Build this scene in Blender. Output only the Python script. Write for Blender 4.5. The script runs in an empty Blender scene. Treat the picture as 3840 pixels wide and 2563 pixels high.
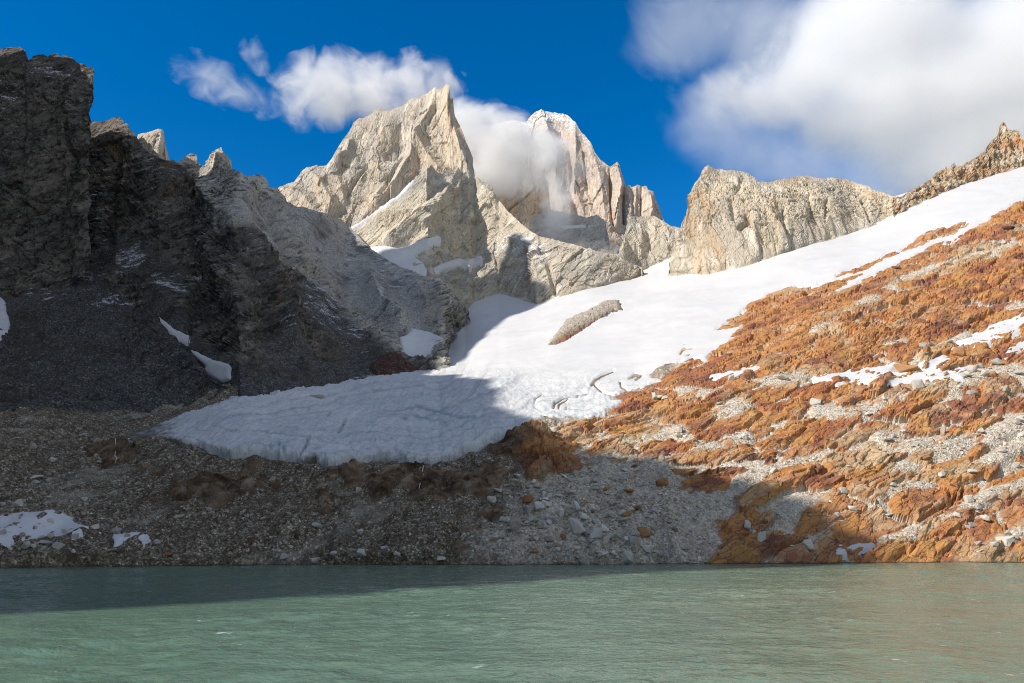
import bpy, math, random
import numpy as np

# ------------------------------------------------------------------ scene, camera, sky, sun
scene = bpy.context.scene
R = math.radians
FPX, CX, CY, CAMH = 2846.0, 1920.0, 1281.5, 12.0      # focal length and centre in photo pixels
TILT = math.atan((2019.0 - CY) / FPX)
SUN_AZ, SUN_EL = R(60), R(35)                           # azimuth: degrees left of straight behind the camera
TOSUN = np.array([-math.sin(SUN_AZ) * math.cos(SUN_EL), -math.cos(SUN_AZ) * math.cos(SUN_EL), math.sin(SUN_EL)])

cam_d = bpy.data.cameras.new('camera')
cam = bpy.data.objects.new('camera', cam_d)
scene.collection.objects.link(cam)
cam.location = (0, 0, CAMH)
cam.rotation_euler = (R(90) + TILT, 0, 0)
cam_d.sensor_width = 36.0
cam_d.lens = 36.0 * FPX / 3840.0
cam_d.clip_start = 0.5
cam_d.clip_end = 40000
scene.camera = cam

world = bpy.data.worlds.new('World')
scene.world = world
world.use_nodes = True
wn = world.node_tree
wbg = wn.nodes['Background']
sky = wn.nodes.new('ShaderNodeTexSky')
sky.sky_type = 'NISHITA'
sky.sun_disc = False
sky.sun_elevation = SUN_EL
sky.sun_rotation = math.pi + SUN_AZ                    # same compass direction as the lamp
sky.altitude = 1800
sky.air_density = 1.0
sky.dust_density = 0.1
sky.ozone_density = 4.0
whs = wn.nodes.new('ShaderNodeHueSaturation')          # the deep polarised blue of the photograph
whs.inputs['Saturation'].default_value = 1.35
whs.inputs['Value'].default_value = 0.79
wn.links.new(sky.outputs[0], whs.inputs['Color'])
wbg.inputs['Strength'].default_value = 0.15


def wnode(idn, ins, out=0, **props):
    nd = wn.nodes.new(idn)
    for k, v in props.items():
        setattr(nd, k, v)
    for k, v in ins.items():
        if isinstance(v, bpy.types.NodeSocket):
            wn.links.new(v, nd.inputs[k])
        else:
            nd.inputs[k].default_value = v
    return nd.outputs[out]


# white cloud added to the unseen sky overhead and behind the camera, for fill
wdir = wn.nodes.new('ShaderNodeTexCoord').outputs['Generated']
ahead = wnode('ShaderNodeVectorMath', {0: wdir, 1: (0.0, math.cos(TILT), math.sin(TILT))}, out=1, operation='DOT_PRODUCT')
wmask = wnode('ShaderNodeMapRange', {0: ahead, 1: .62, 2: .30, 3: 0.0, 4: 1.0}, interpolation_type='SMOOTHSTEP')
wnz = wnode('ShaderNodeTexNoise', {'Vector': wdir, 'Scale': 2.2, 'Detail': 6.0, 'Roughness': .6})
wfill = wnode('ShaderNodeMapRange', {0: wnz, 1: .40, 2: .58, 3: 0.0, 4: 1.0}, interpolation_type='SMOOTHSTEP')
wfill = wnode('ShaderNodeMath', {0: wfill, 1: wmask}, operation='MULTIPLY')
wmix = wnode('ShaderNodeMix', {0: wfill, 6: whs.outputs[0], 7: (2.45, 2.4, 2.3, 1)}, out=2, data_type='RGBA')
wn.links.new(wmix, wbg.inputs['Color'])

sun_d = bpy.data.lights.new('sun', 'SUN')
sun = bpy.data.objects.new('sun', sun_d)
scene.collection.objects.link(sun)
sun_d.energy = 3.7
sun_d.angle = R(0.5)
sun_d.color = (1.0, 0.93, 0.84)
from mathutils import Vector
sun.rotation_euler = Vector((-TOSUN[0], -TOSUN[1], -TOSUN[2])).to_track_quat('-Z', 'Y').to_euler()

scene.view_settings.view_transform = 'Standard'
scene.view_settings.look = 'None'
scene.view_settings.exposure = 0.55
scene.view_settings.gamma = 1.0
scene.cycles.max_bounces = 16
scene.cycles.diffuse_bounces = 4
scene.cycles.glossy_bounces = 3
scene.cycles.transmission_bounces = 2
scene.cycles.volume_bounces = 10
scene.cycles.volume_step_rate = 0.25
scene.cycles.volume_max_steps = 512
scene.cycles.denoising_prefilter = 'NONE'
scene.cycles.filter_width = 1.1

rng = np.random.default_rng(7)
random.seed(7)

# ------------------------------------------------------------------ camera geometry
ct, st = math.cos(TILT), math.sin(TILT)


def ratio(py):
    """height over ground distance of the view ray through picture row py"""
    zc = (CY - np.asarray(py, float)) / FPX
    return (st + ct * zc) / (ct - st * zc)


def unproj(px, py, Y):
    zc = (CY - np.asarray(py, float)) / FPX
    yy = ct - st * zc
    k = Y / yy
    return np.stack([(np.asarray(px, float) - CX) / FPX * k, Y + 0 * k, CAMH + (st + ct * zc) * k], -1)


def proj(p):
    y = p[..., 1]
    z = p[..., 2] - CAMH
    d = y * ct + z * st
    return CX + FPX * p[..., 0] / d, CY - FPX * (-y * st + z * ct) / d


# ------------------------------------------------------------------ noise
G3 = np.array([[1, 1, 0], [-1, 1, 0], [1, -1, 0], [-1, -1, 0], [1, 0, 1], [-1, 0, 1], [1, 0, -1], [-1, 0, -1],
               [0, 1, 1], [0, -1, 1], [0, 1, -1], [0, -1, -1], [1, 1, 0], [0, -1, 1], [-1, 1, 0], [0, -1, -1]], np.float32)


def hsh(ix, iy, iz, seed=0):
    h = (ix.astype(np.uint32) * np.uint32(374761393) + iy.astype(np.uint32) * np.uint32(668265263)
         + iz.astype(np.uint32) * np.uint32(2246822519) + np.uint32((seed * 3266489917) & 0xffffffff))
    h = (h ^ (h >> np.uint32(13))) * np.uint32(1274126177)
    h = (h ^ (h >> np.uint32(15))) * np.uint32(2654435761)
    return h ^ (h >> np.uint32(16))


def perlin(p, seed=0):
    sh = p.shape[:-1]
    p = p.reshape(-1, 3)
    f0 = np.floor(p)
    i = f0.astype(np.int64)
    f = (p - f0).astype(np.float32)
    u = f * f * f * (f * (f * 6 - 15) + 10)
    out = np.zeros(len(p), np.float32)
    for dx in (0, 1):
        wx = u[:, 0] if dx else 1 - u[:, 0]
        for dy in (0, 1):
            wy = u[:, 1] if dy else 1 - u[:, 1]
            for dz in (0, 1):
                wz = u[:, 2] if dz else 1 - u[:, 2]
                g = G3[hsh(i[:, 0] + dx, i[:, 1] + dy, i[:, 2] + dz, seed) & np.uint32(15)]
                out += wx * wy * wz * (g[:, 0] * (f[:, 0] - dx) + g[:, 1] * (f[:, 1] - dy) + g[:, 2] * (f[:, 2] - dz))
    return out.reshape(sh)


def fbm(p, octv=4, gain=0.5, seed=0, lac=2.03):
    a, s, o = 1.0, 0.0, 0
    for k in range(octv):
        s = s + a * perlin(p * lac ** k, seed + k)
        a *= gain
    return s


def ridged(p, octv=4, gain=0.5, seed=0, lac=2.07):
    a, s = 1.0, 0.0
    for k in range(octv):
        s = s + a * (1 - 2.2 * np.abs(perlin(p * lac ** k, seed + k)))
        a *= gain
    return s


def billow(p, octv=3, gain=0.5, seed=0, lac=2.1):
    a, s = 1.0, 0.0
    for k in range(octv):
        s = s + a * np.abs(perlin(p * lac ** k, seed + k)) * 2.2
        a *= gain
    return s


def facets(p, seed=0, tilt=0.9, off=0.6, cell=False):
    """jointed rock: every cell of a Voronoi pattern is a tilted block face; returns height and distance to the cell edge"""
    sh = p.shape[:-1]
    p = p.reshape(-1, 3)
    b = np.floor(p - 0.5)
    i = b.astype(np.int64)
    F1 = np.full(len(p), 9.0, np.float32)
    F2 = np.full(len(p), 9.0, np.float32)
    H = np.zeros(len(p), np.float32)
    C = np.zeros(len(p), np.float32)
    for dx in (0, 1):
        for dy in (0, 1):
            for dz in (0, 1):
                h = hsh(i[:, 0] + dx, i[:, 1] + dy, i[:, 2] + dz, seed)
                r = [((h >> np.uint32(s)) & np.uint32(255)).astype(np.float32) / 255.0 for s in (0, 8, 16, 24)]
                ex = (p[:, 0] - b[:, 0] - dx - 0.15 - 0.7 * r[0]).astype(np.float32)
                ey = (p[:, 1] - b[:, 1] - dy - 0.15 - 0.7 * r[1]).astype(np.float32)
                ez = (p[:, 2] - b[:, 2] - dz - 0.15 - 0.7 * r[2]).astype(np.float32)
                d = ex * ex + ey * ey + ez * ez
                near = d < F1
                F2 = np.where(near, F1, np.minimum(F2, d))
                hh = off * (r[3] - 0.5) * 2 + tilt * ((r[1] - 0.5) * ex + (r[2] - 0.5) * ey + (r[0] - 0.5) * ez) * 2
                H = np.where(near, hh, H)
                if cell:
                    C = np.where(near, r[0], C)
                F1 = np.where(near, d, F1)
    e = (np.sqrt(F2) - np.sqrt(F1)).reshape(sh)
    return (H.reshape(sh), e, C.reshape(sh)) if cell else (H.reshape(sh), e)


def sstep(a, b, x):
    t = np.clip((x - a) / (b - a), 0, 1)
    return t * t * (3 - 2 * t)


def blur(a, n):
    """separable box blur, twice, edge padded"""
    for _ in range(2):
        for ax in (0, 1):
            pad = [(0, 0)] * a.ndim
            pad[ax] = (n, n)
            c = np.cumsum(np.pad(a, pad, 'edge').astype(np.float64), axis=ax)
            c = np.concatenate([np.zeros_like(np.take(c, [0], ax)), c], ax)
            L = a.shape[ax]
            a = (np.take(c, np.arange(2 * n + 1, 2 * n + 1 + L), ax) - np.take(c, np.arange(0, L), ax)) / (2 * n + 1)
    return a


def poly_sd(px, py, poly):
    """signed distance in photo pixels to a closed outline, positive inside"""
    P = np.array(poly, float)
    Q = np.roll(P, -1, 0)
    d = np.full(px.shape, 1e9)
    ins = np.zeros(px.shape, bool)
    for (ax, ay), (bx, by) in zip(P, Q):
        vx, vy = bx - ax, by - ay
        t = np.clip(((px - ax) * vx + (py - ay) * vy) / (vx * vx + vy * vy + 1e-9), 0, 1)
        d = np.minimum(d, np.hypot(px - ax - t * vx, py - ay - t * vy))
        c = (ay > py) != (by > py)
        ins ^= c & (px < vx * (py - ay) / (vy if vy else 1e-9) + ax)
    return np.where(ins, d, -d)


def line_d(px, py, line):
    d = np.full(px.shape, 1e9)
    for (ax, ay), (bx, by) in zip(line[:-1], line[1:]):
        vx, vy = bx - ax, by - ay
        t = np.clip(((px - ax) * vx + (py - ay) * vy) / (vx * vx + vy * vy + 1e-9), 0, 1)
        d = np.minimum(d, np.hypot(px - ax - t * vx, py - ay - t * vy))
    return d


def zc_(ox, oy, sc, pts):
    """photo pixels from a traced enlargement"""
    return [(ox + x / sc, oy + y / sc) for x, y in pts]


# ------------------------------------------------------------------ node helpers
class NT:
    def __init__(self, name):
        self.m = bpy.data.materials.new(name)
        self.m.use_nodes = True
        self.t = self.m.node_tree
        self.b = self.t.nodes['Principled BSDF']
        self.out = self.t.nodes['Material Output']
        self.co = self.t.nodes.new('ShaderNodeTexCoord').outputs['Object']

    def n(self, idn, ins=None, out=0, **props):
        nd = self.t.nodes.new(idn)
        for k, v in props.items():
            setattr(nd, k, v)
        for k, v in (ins or {}).items():
            self.set(nd.inputs[k], v)
        return nd.outputs[out]

    def set(self, sock, v):
        if isinstance(v, bpy.types.NodeSocket):
            self.t.links.new(v, sock)
        elif isinstance(v, (tuple, list)) and len(v) == 3 and sock.type == 'RGBA':
            sock.default_value = (*v, 1)
        else:
            sock.default_value = v

    def math(self, op, *args):
        return self.n('ShaderNodeMath', dict(enumerate(args)), operation=op)

    def mix(self, f, a, b, blend='MIX'):
        return self.n('ShaderNodeMix', {0: f, 6: a, 7: b}, out=2, data_type='RGBA', blend_type=blend)

    def noise(self, scale, detail=4, rough=0.55, vec=None, dist=0.0):
        return self.n('ShaderNodeTexNoise', {'Vector': vec if vec is not None else self.co, 'Scale': scale, 'Detail': detail,
                                             'Roughness': rough, 'Distortion': dist})

    def voro(self, scale, vec=None, feature='F1', out='Distance', rnd=1.0):
        nd = self.t.nodes.new('ShaderNodeTexVoronoi')
        nd.feature = feature
        self.set(nd.inputs['Vector'], vec if vec is not None else self.co)
        nd.inputs['Scale'].default_value = scale
        nd.inputs['Randomness'].default_value = rnd
        return nd.outputs[out]

    def ramp(self, f, stops, interp='LINEAR'):
        nd = self.t.nodes.new('ShaderNodeValToRGB')
        e = nd.color_ramp.elements
        nd.color_ramp.interpolation = interp
        while len(e) < len(stops):
            e.new(0.5)
        for el, (p, c) in zip(e, stops):
            el.position = p
            el.color = (*c, 1) if isinstance(c, (tuple, list)) else (c, c, c, 1)
        self.set(nd.inputs[0], f)
        return nd.outputs[0]

    def step(self, f, a, b):
        return self.n('ShaderNodeMapRange', {0: f, 1: a, 2: b, 3: 0.0, 4: 1.0}, interpolation_type='SMOOTHSTEP')

    def attr(self, name):
        return self.n('ShaderNodeAttribute', out=2, attribute_name=name)

    def axes(self, e, sc):
        """coordinates stretched along unit axes: rows of e, one scale each"""
        d = [self.n('ShaderNodeVectorMath', {0: self.co, 1: tuple(float(c) * s for c in ax)}, out=1, operation='DOT_PRODUCT') for ax, s in zip(e, sc)]
        return self.n('ShaderNodeCombineXYZ', {0: d[0], 1: d[1], 2: d[2]})

    def slope(self):
        """up component of the surface normal"""
        g = self.t.nodes.new('ShaderNodeNewGeometry').outputs['Normal']
        return self.n('ShaderNodeSeparateXYZ', {0: g}, out=2)

    def bump(self, h, dist, strength=1.0, normal=None):
        ins = {'Height': h, 'Distance': dist, 'Strength': strength}
        if normal is not None:
            ins['Normal'] = normal
        return self.n('ShaderNodeBump', ins)

    def done(self, col, rough=0.9, normal=None, spec=0.2):
        self.set(self.b.inputs['Base Color'], col)
        self.set(self.b.inputs['Roughness'], rough)
        self.b.inputs['Specular IOR Level'].default_value = spec
        if normal is not None:
            self.set(self.b.inputs['Normal'], normal)
        return self.m


def axes3(e, n):
    e = np.array(e, float)
    n = np.array(n, float)
    e /= np.linalg.norm(e)
    n = n - e * (n @ e)
    n /= np.linalg.norm(n)
    return np.stack([e, np.cross(n, e), n])


FOL = axes3((.79, .50, .35), (0, -.57, .82))            # grain of the rusty slabs: along, across, out of the slope
VERT = axes3((0.05, 0.25, 1), (0.2, -1, .3))            # steep granite: up the wall first
DIAG = axes3((.55, .2, .75), (0.1, -1, .3))


def mat_granite(name, base=(.57, .485, .375), stain=(.54, .34, .18), pale=(.70, .635, .535), grey=(.45, .415, .365), stain_amt=.5, ax=VERT,
                snow=False):
    t = NT(name)
    v = t.axes(ax, (.3, 1, 1))
    big = t.noise(.012, 4, .6, v)
    mid = t.noise(.05, 5, .6, v)
    c = t.mix(t.step(big, .38, .62), grey, base)
    c = t.mix(t.math('MULTIPLY', t.step(mid, .5, .66), .8), c, pale)
    st_ = t.noise(.022, 5, .65, v)
    c = t.mix(t.math('MULTIPLY', t.step(st_, .55 - .1 * stain_amt, .75), stain_amt), c, stain)
    fine = t.noise(.35, 4, .7, v)
    c = t.mix(t.math('MULTIPLY', t.step(fine, .52, .75), .5), c, (.17, .155, .14))
    cr = t.voro(.045, t.n('ShaderNodeVectorMath', {0: v, 1: t.n('ShaderNodeVectorMath', {0: t.n('ShaderNodeTexNoise', {'Vector': v, 'Scale': .06, 'Detail': 3}, out=1), 3: 14.0}, operation='SCALE')}, operation='ADD'), 'DISTANCE_TO_EDGE')
    crack = t.math('SUBTRACT', 1.0, t.step(cr, .0, .035))
    c = t.mix(t.math('MULTIPLY', crack, .28), c, (.15, .13, .11))
    if snow:
        dust = t.math('ADD', t.attr('snow'), t.math('MULTIPLY', t.math('SUBTRACT', t.noise(.08, 6, .7), .5), 1.1))
        dust = t.math('ADD', dust, t.math('MULTIPLY', t.math('SUBTRACT', t.slope(), .45), .5))
        c = t.mix(t.step(dust, .48, .62), c, (.84, .85, .88))
    vl = t.axes(ax, (.22, 1, 1))
    for sc_, wd_, am_ in ((.028, .010, .75), (.075, .014, .55)):
        ln = t.math('ABSOLUTE', t.math('SUBTRACT', t.noise(sc_, 5, .55, vl, .4), .5))
        ln = t.math('MULTIPLY', t.math('SUBTRACT', 1.0, t.step(ln, .0, wd_)), t.step(t.noise(.02, 3, .6), .42, .56))
        c = t.mix(t.math('MULTIPLY', ln, am_), c, (.15, .125, .10))
        crack = t.math('MAXIMUM', crack, ln)
    b = t.bump(t.math('ADD', t.noise(.25, 6, .7, v), t.math('MULTIPLY', crack, -.3)), 2.5, .7)
    return t.done(c, .92, b, .15)


def mat_dark():
    t = NT('dark_rock')
    ax = axes3((.75, .35, .5), (.2, -1, .4))
    v = t.axes(ax, (.4, 1, 1))
    a = t.noise(.02, 5, .6, v)
    c = t.ramp(a, [(.3, (.065, .061, .058)), (.5, (.135, .123, .109)), (.7, (.24, .21, .175))])
    br = t.noise(.03, 5, .6, v)
    c = t.mix(t.math('MULTIPLY', t.step(br, .58, .72), .5), c, (.14, .095, .06))
    c = t.mix(t.step(t.attr('pale'), .3, .7), c, t.ramp(a, [(.3, (.29, .27, .235)), (.55, (.45, .425, .38)), (.75, (.60, .565, .50))]))
    c = t.mix(t.attr('ochre'), c, t.ramp(t.noise(.2, 4, .6, v), [(.35, (.10, .06, .03)), (.65, (.24, .15, .08))]))
    fine = t.noise(.10, 7, .78, v)
    c = t.mix(t.math('MULTIPLY', t.step(fine, .48, .58), .8), c, (.024, .023, .023))
    lf_ = t.noise(.12, 7, .78, v)
    c = t.mix(t.math('MULTIPLY', t.step(lf_, .54, .62), .65), c, (.33, .305, .265))
    scree = t.attr('scree')
    cv = t.voro(.75, None, 'F1', 'Color')
    sp = t.n('ShaderNodeSeparateColor', {0: cv}, out=0)
    sc = t.ramp(sp, [(.0, (.045, .045, .046)), (.5, (.088, .085, .082)), (.85, (.13, .125, .117)), (1, (.24, .23, .21))])
    sc = t.mix(t.step(t.attr('pale'), .2, .8), sc, t.ramp(sp, [(.0, (.22, .215, .205)), (.5, (.36, .35, .33)), (.9, (.48, .465, .435)), (1, (.6, .58, .54))]))
    sc = t.mix(t.math('MULTIPLY', t.step(t.noise(.011, 5, .65), .50, .64), .6), sc, (.06, .05, .036))
    sc = t.mix(t.math('MULTIPLY', t.step(t.noise(.06, 7, .75, t.axes(axes3((.3, .5, .8), (0, -.6, .8)), (.25, 1, 1))), .52, .64), .6), sc, (.022, .022, .023))
    c = t.mix(scree, c, sc)
    sn = t.noise(.09, 8, .75, t.axes(ax, (.5, 1, 1)))
    dust = t.math('ADD', t.math('MULTIPLY', t.attr('snow'), 1.0), t.math('MULTIPLY', t.math('SUBTRACT', sn, .5), 2.5))
    dust = t.math('ADD', dust, t.math('MULTIPLY', t.math('SUBTRACT', t.slope(), .55), .7))
    c = t.mix(t.math('MULTIPLY', t.step(dust, .50, .74), .85), c, (.62, .65, .70))
    h = t.math('ADD', t.noise(.3, 6, .7, v), t.math('MULTIPLY', t.voro(.5), .35))
    return t.done(c, .95, t.bump(h, 2.2, .8), .1)


def mat_slope():
    """moraine, grey rubble and rusty slabs of the slope between the lake and the ice"""
    t = NT('rusty_slope')
    v = t.axes(FOL, (.33, 1, 1))
    v2 = t.axes(FOL, (.55, 1, 1))
    a = t.noise(.085, 6, .62, v, .5)
    r = t.ramp(a, [(.26, (.16, .07, .045)), (.40, (.29, .12, .06)), (.50, (.43, .19, .075)), (.58, (.52, .275, .11)), (.68, (.53, .345, .19)), (.80, (.62, .49, .33))])
    sd_ = t.attr('tone')
    r = t.mix(.62, r, t.ramp(t.math('ADD', sd_, t.math('MULTIPLY', t.math('SUBTRACT', a, .5), .5)), [(.08, (.19, .075, .06)), (.22, (.31, .12, .075)), (.42, (.48, .20, .062)), (.58, (.56, .295, .095)), (.72, (.38, .165, .085)), (.92, (.60, .45, .28))]))
    pur = t.noise(.03, 5, .62, v2)
    r = t.mix(t.math('MULTIPLY', t.step(pur, .54, .66), .8), r, t.ramp(a, [(.3, (.13, .052, .045)), (.7, (.31, .135, .10))]))
    yel = t.noise(.045, 4, .6, v2, .3)
    r = t.mix(t.math('MULTIPLY', t.step(yel, .56, .70), .7), r, (.48, .27, .075))
    tan = t.n('ShaderNodeTexNoise', {'Vector': v2, 'Scale': .022, 'Detail': 5.0, 'Roughness': .62})
    r = t.mix(t.math('MULTIPLY', t.step(t.math('ADD', tan, t.math('MULTIPLY', t.attr('tan'), .15)), .56, .68), .8), r, t.ramp(a, [(.3, (.33, .22, .12)), (.6, (.56, .42, .26))]))
    st_ = t.noise(.3, 6, .72, v2)
    r = t.mix(t.math('MULTIPLY', t.step(st_, .53, .66), .5), r, (.10, .05, .032))
    ck = t.voro(.16, t.n('ShaderNodeVectorMath', {0: v2, 1: t.n('ShaderNodeVectorMath', {0: t.n('ShaderNodeTexNoise', {'Vector': v2, 'Scale': .15, 'Detail': 3}, out=1), 3: 5.0}, operation='SCALE')}, operation='ADD'), 'DISTANCE_TO_EDGE')
    r = t.mix(t.math('MULTIPLY', t.math('SUBTRACT', 1.0, t.step(ck, .0, .05)), .6), r, (.05, .028, .02))
    lt = t.noise(.6, 4, .7, v2)
    r = t.mix(t.math('MULTIPLY', t.step(lt, .56, .70), .4), r, (.62, .46, .30))
    r = t.mix(t.attr('wet'), r, (.035, .022, .014))
    mo = t.ramp(t.noise(.11, 5, .6, v2), [(.36, (.035, .027, .021)), (.47, (.11, .083, .06)), (.56, (.19, .145, .105)), (.66, (.33, .265, .20))])
    r = t.mix(t.attr('rust'), mo, r)
    cell = t.n('ShaderNodeSeparateColor', {0: t.voro(.55, None, 'F1', 'Color')}, out=0)
    cell2 = t.n('ShaderNodeSeparateColor', {0: t.voro(1.3, None, 'F1', 'Color')}, out=1)
    g = t.ramp(t.math('MULTIPLY_ADD', cell, .5, t.math('MULTIPLY', cell2, .5)), [(.0, (.26, .22, .17)), (.4, (.46, .405, .325)), (.7, (.62, .56, .47)), (1, (.76, .72, .64))])
    g2 = t.ramp(t.math('MULTIPLY_ADD', cell, .4, t.math('MULTIPLY', cell2, .6)), [(.0, (.04, .031, .021)), (.35, (.115, .091, .062)), (.6, (.20, .163, .116)), (.8, (.36, .315, .245)), (1, (.66, .61, .52))])
    g2 = t.mix(t.math('MULTIPLY', t.step(t.noise(.045, 6, .65), .50, .66), .6), g2, (.115, .083, .053))
    run = t.noise(.16, 6, .68, t.axes(axes3((.1, .8, .57), (0, -.57, .8)), (.16, 1, 1)))
    g2 = t.mix(t.math('MULTIPLY', t.step(run, .50, .64), .65), g2, (.065, .048, .032))
    g = t.mix(t.attr('till'), g, g2)
    g = t.mix(t.math('MULTIPLY', t.step(t.noise(.028, 5, .65, v2), .55, .68), .4), g, (.50, .46, .39))
    c = t.mix(t.attr('rubble'), r, g)
    c = t.mix(t.attr('wetrim'), c, (.06, .048, .036))
    h = t.math('ADD', t.noise(.6, 6, .7, v2), t.math('MULTIPLY', t.voro(.9), t.math('MULTIPLY', t.attr('rubble'), .5)))
    return t.done(c, .88, t.bump(h, .9, .8), .2)


def mat_ice():
    t = NT('glacier_ice')
    ice = t.attr('ice')
    z = t.n('ShaderNodeSeparateXYZ', {0: t.co}, out=2)
    warp = t.noise(.02, 4, .6)
    bandv = t.n('ShaderNodeCombineXYZ', {0: 0.0, 1: 0.0, 2: t.math('ADD', z, t.math('MULTIPLY', warp, 30.0))})
    band = t.noise(.7, 5, .7, bandv)
    og = t.noise(1.0, 4, .75, t.n('ShaderNodeCombineXYZ', {0: t.attr('flow'), 1: t.math('MULTIPLY', warp, .35), 2: 0.0}))
    fine = t.noise(.42, 6, .75, t.axes(np.array([[1, .15, 0], [0, .3, .95], [0, -.95, .3]]), (1.6, .35, .35)))
    snow = t.ramp(t.noise(.01, 5, .6), [(.3, (.55, .555, .565)), (.7, (.64, .64, .64))])
    ic = t.ramp(t.noise(.03, 5, .65), [(.3, (.57, .59, .595)), (.5, (.66, .67, .67)), (.7, (.73, .725, .715))])
    ic = t.mix(t.math('MULTIPLY', t.step(band, .52, .66), .5), ic, (.27, .29, .31))
    ic = t.mix(t.math('MULTIPLY', t.step(og, .50, .62), .5), ic, (.27, .285, .30))
    ic = t.mix(t.math('MULTIPLY', t.step(fine, .5, .68), .5), ic, (.29, .31, .33))
    ic = t.mix(t.math('MULTIPLY', t.attr('blue'), t.step(t.noise(.12, 4, .6), .44, .6)), ic, (.30, .43, .48))
    dn = t.math('ADD', t.attr('dirt_shade'), t.math('MULTIPLY', t.math('SUBTRACT', t.noise(.14, 7, .75), .5), 1.3))  # debris, and the shade of the undercut rim painted as dark colour
    ic = t.mix(t.step(dn, .48, .95), ic, (.15, .13, .105))
    c = t.mix(ice, snow, ic)
    dots = t.noise(.35, 5, .8)
    c = t.mix(t.math('MULTIPLY', t.step(dots, .68, .76), t.attr('specks')), c, (.25, .22, .18))
    h = t.math('ADD', t.math('MULTIPLY', og, .7), t.math('ADD', t.math('MULTIPLY', fine, .9), t.noise(.5, 5, .65)))
    hm = t.math('MULTIPLY', h, t.math('MULTIPLY_ADD', ice, .75, .25))
    return t.done(c, .65, t.bump(hm, 1.0, .55), .25)


def mat_snow():
    t = NT('old_snow')
    c = t.ramp(t.noise(.12, 6, .65), [(.3, (.58, .585, .60)), (.6, (.67, .67, .67))])
    c = t.mix(t.math('MULTIPLY', t.step(t.noise(.5, 6, .75), .66, .76), .5), c, (.35, .3, .25))
    return t.done(c, .7, t.bump(t.noise(.35, 5, .6), .35, .5), .25)


def mat_water():
    t = NT('glacial_water')
    v = t.n('ShaderNodeVectorMath', {0: t.co, 1: (.9, 1.0, 1.0)}, operation='MULTIPLY')
    w1 = t.noise(.28, 4, .6, v, .4)
    w2 = t.noise(1.1, 4, .6, v, .3)
    w3 = t.noise(.06, 2, .5, v)
    h = t.math('ADD', t.math('MULTIPLY', w1, .8), t.math('ADD', t.math('MULTIPLY', w2, .25), t.math('MULTIPLY', w3, 1.2)))
    c = t.ramp(t.noise(.06, 6, .65, v), [(.3, (.115, .20, .145)), (.7, (.15, .24, .17))])
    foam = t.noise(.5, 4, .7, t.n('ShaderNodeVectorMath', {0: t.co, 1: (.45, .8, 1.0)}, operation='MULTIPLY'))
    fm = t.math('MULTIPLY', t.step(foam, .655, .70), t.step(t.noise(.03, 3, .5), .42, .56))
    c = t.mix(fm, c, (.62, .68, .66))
    m = t.done(c, .1, t.bump(h, .7, .9), .5)
    t.b.inputs['IOR'].default_value = 1.33
    return m


def mat_stone(name, lo, hi, stain=None):
    t = NT(name)
    rnd = t.n('ShaderNodeObjectInfo', out='Random')
    c = t.mix(rnd, lo, hi)
    c = t.mix(t.math('MULTIPLY', t.step(t.noise(.9, 5, .7), .5, .7), .4), c, tuple(x * .55 for x in lo))
    if stain:
        c = t.mix(t.math('MULTIPLY', t.step(t.noise(.35, 4, .6), .56, .68), .7), c, stain)
    return t.done(c, .9, t.bump(t.noise(1.2, 6, .7), .25, .7), .2)


def mat_rubble():
    t = NT('loose_rubble')
    c = t.ramp(t.attr('tone'), [(0, (.17, .14, .105)), (.4, (.36, .315, .25)), (.75, (.57, .52, .435)), (1, (.74, .70, .62))])
    c = t.mix(t.attr('rusty'), c, (.36, .17, .07))
    c = t.mix(t.math('MULTIPLY', t.step(t.noise(1.5, 4, .7), .52, .7), .3), c, (.11, .095, .08))
    return t.done(c, .92, None, .15)


MAT = dict(granite=mat_granite('pale_granite'), tower=mat_granite('tower_granite', (.55, .46, .375), (.55, .36, .24), (.66, .59, .51), (.46, .40, .36), .55, VERT, True),
           butt=mat_granite('buttress_granite', (.57, .505, .395), (.50, .35, .2), (.68, .63, .53), (.42, .385, .33), .3, DIAG, True),
           ridge=mat_granite('ridge_granite', (.58, .495, .365), (.52, .31, .13), (.68, .62, .52), (.46, .41, .335), .6, VERT),
           crest=mat_granite('crest_rock', (.52, .40, .27), (.46, .2, .07), (.66, .60, .5), (.42, .31, .2), 1.0, FOL),
           dark=mat_dark(), slope=mat_slope(), ice=mat_ice(), snow=mat_snow(), water=mat_water(), rubble=mat_rubble(),
           stone=mat_stone('grey_boulder', (.36, .335, .295), (.62, .595, .54), (.40, .25, .13)),
           rusty=mat_stone('rusty_boulder', (.28, .13, .06), (.46, .25, .12)),
           brown=mat_stone('brown_outcrop', (.085, .06, .045), (.13, .09, .065), (.17, .095, .05)),
           red=mat_stone('red_outcrop', (.085, .043, .036), (.095, .05, .04), (.27, .24, .2)))

# ------------------------------------------------------------------ mesh helpers
COL = scene.collection


def tag(o, label, cat, kind=None, group=None):
    o['label'] = label
    o['category'] = cat
    if kind:
        o['kind'] = kind
    if group:
        o['group'] = group
    return o


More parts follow.
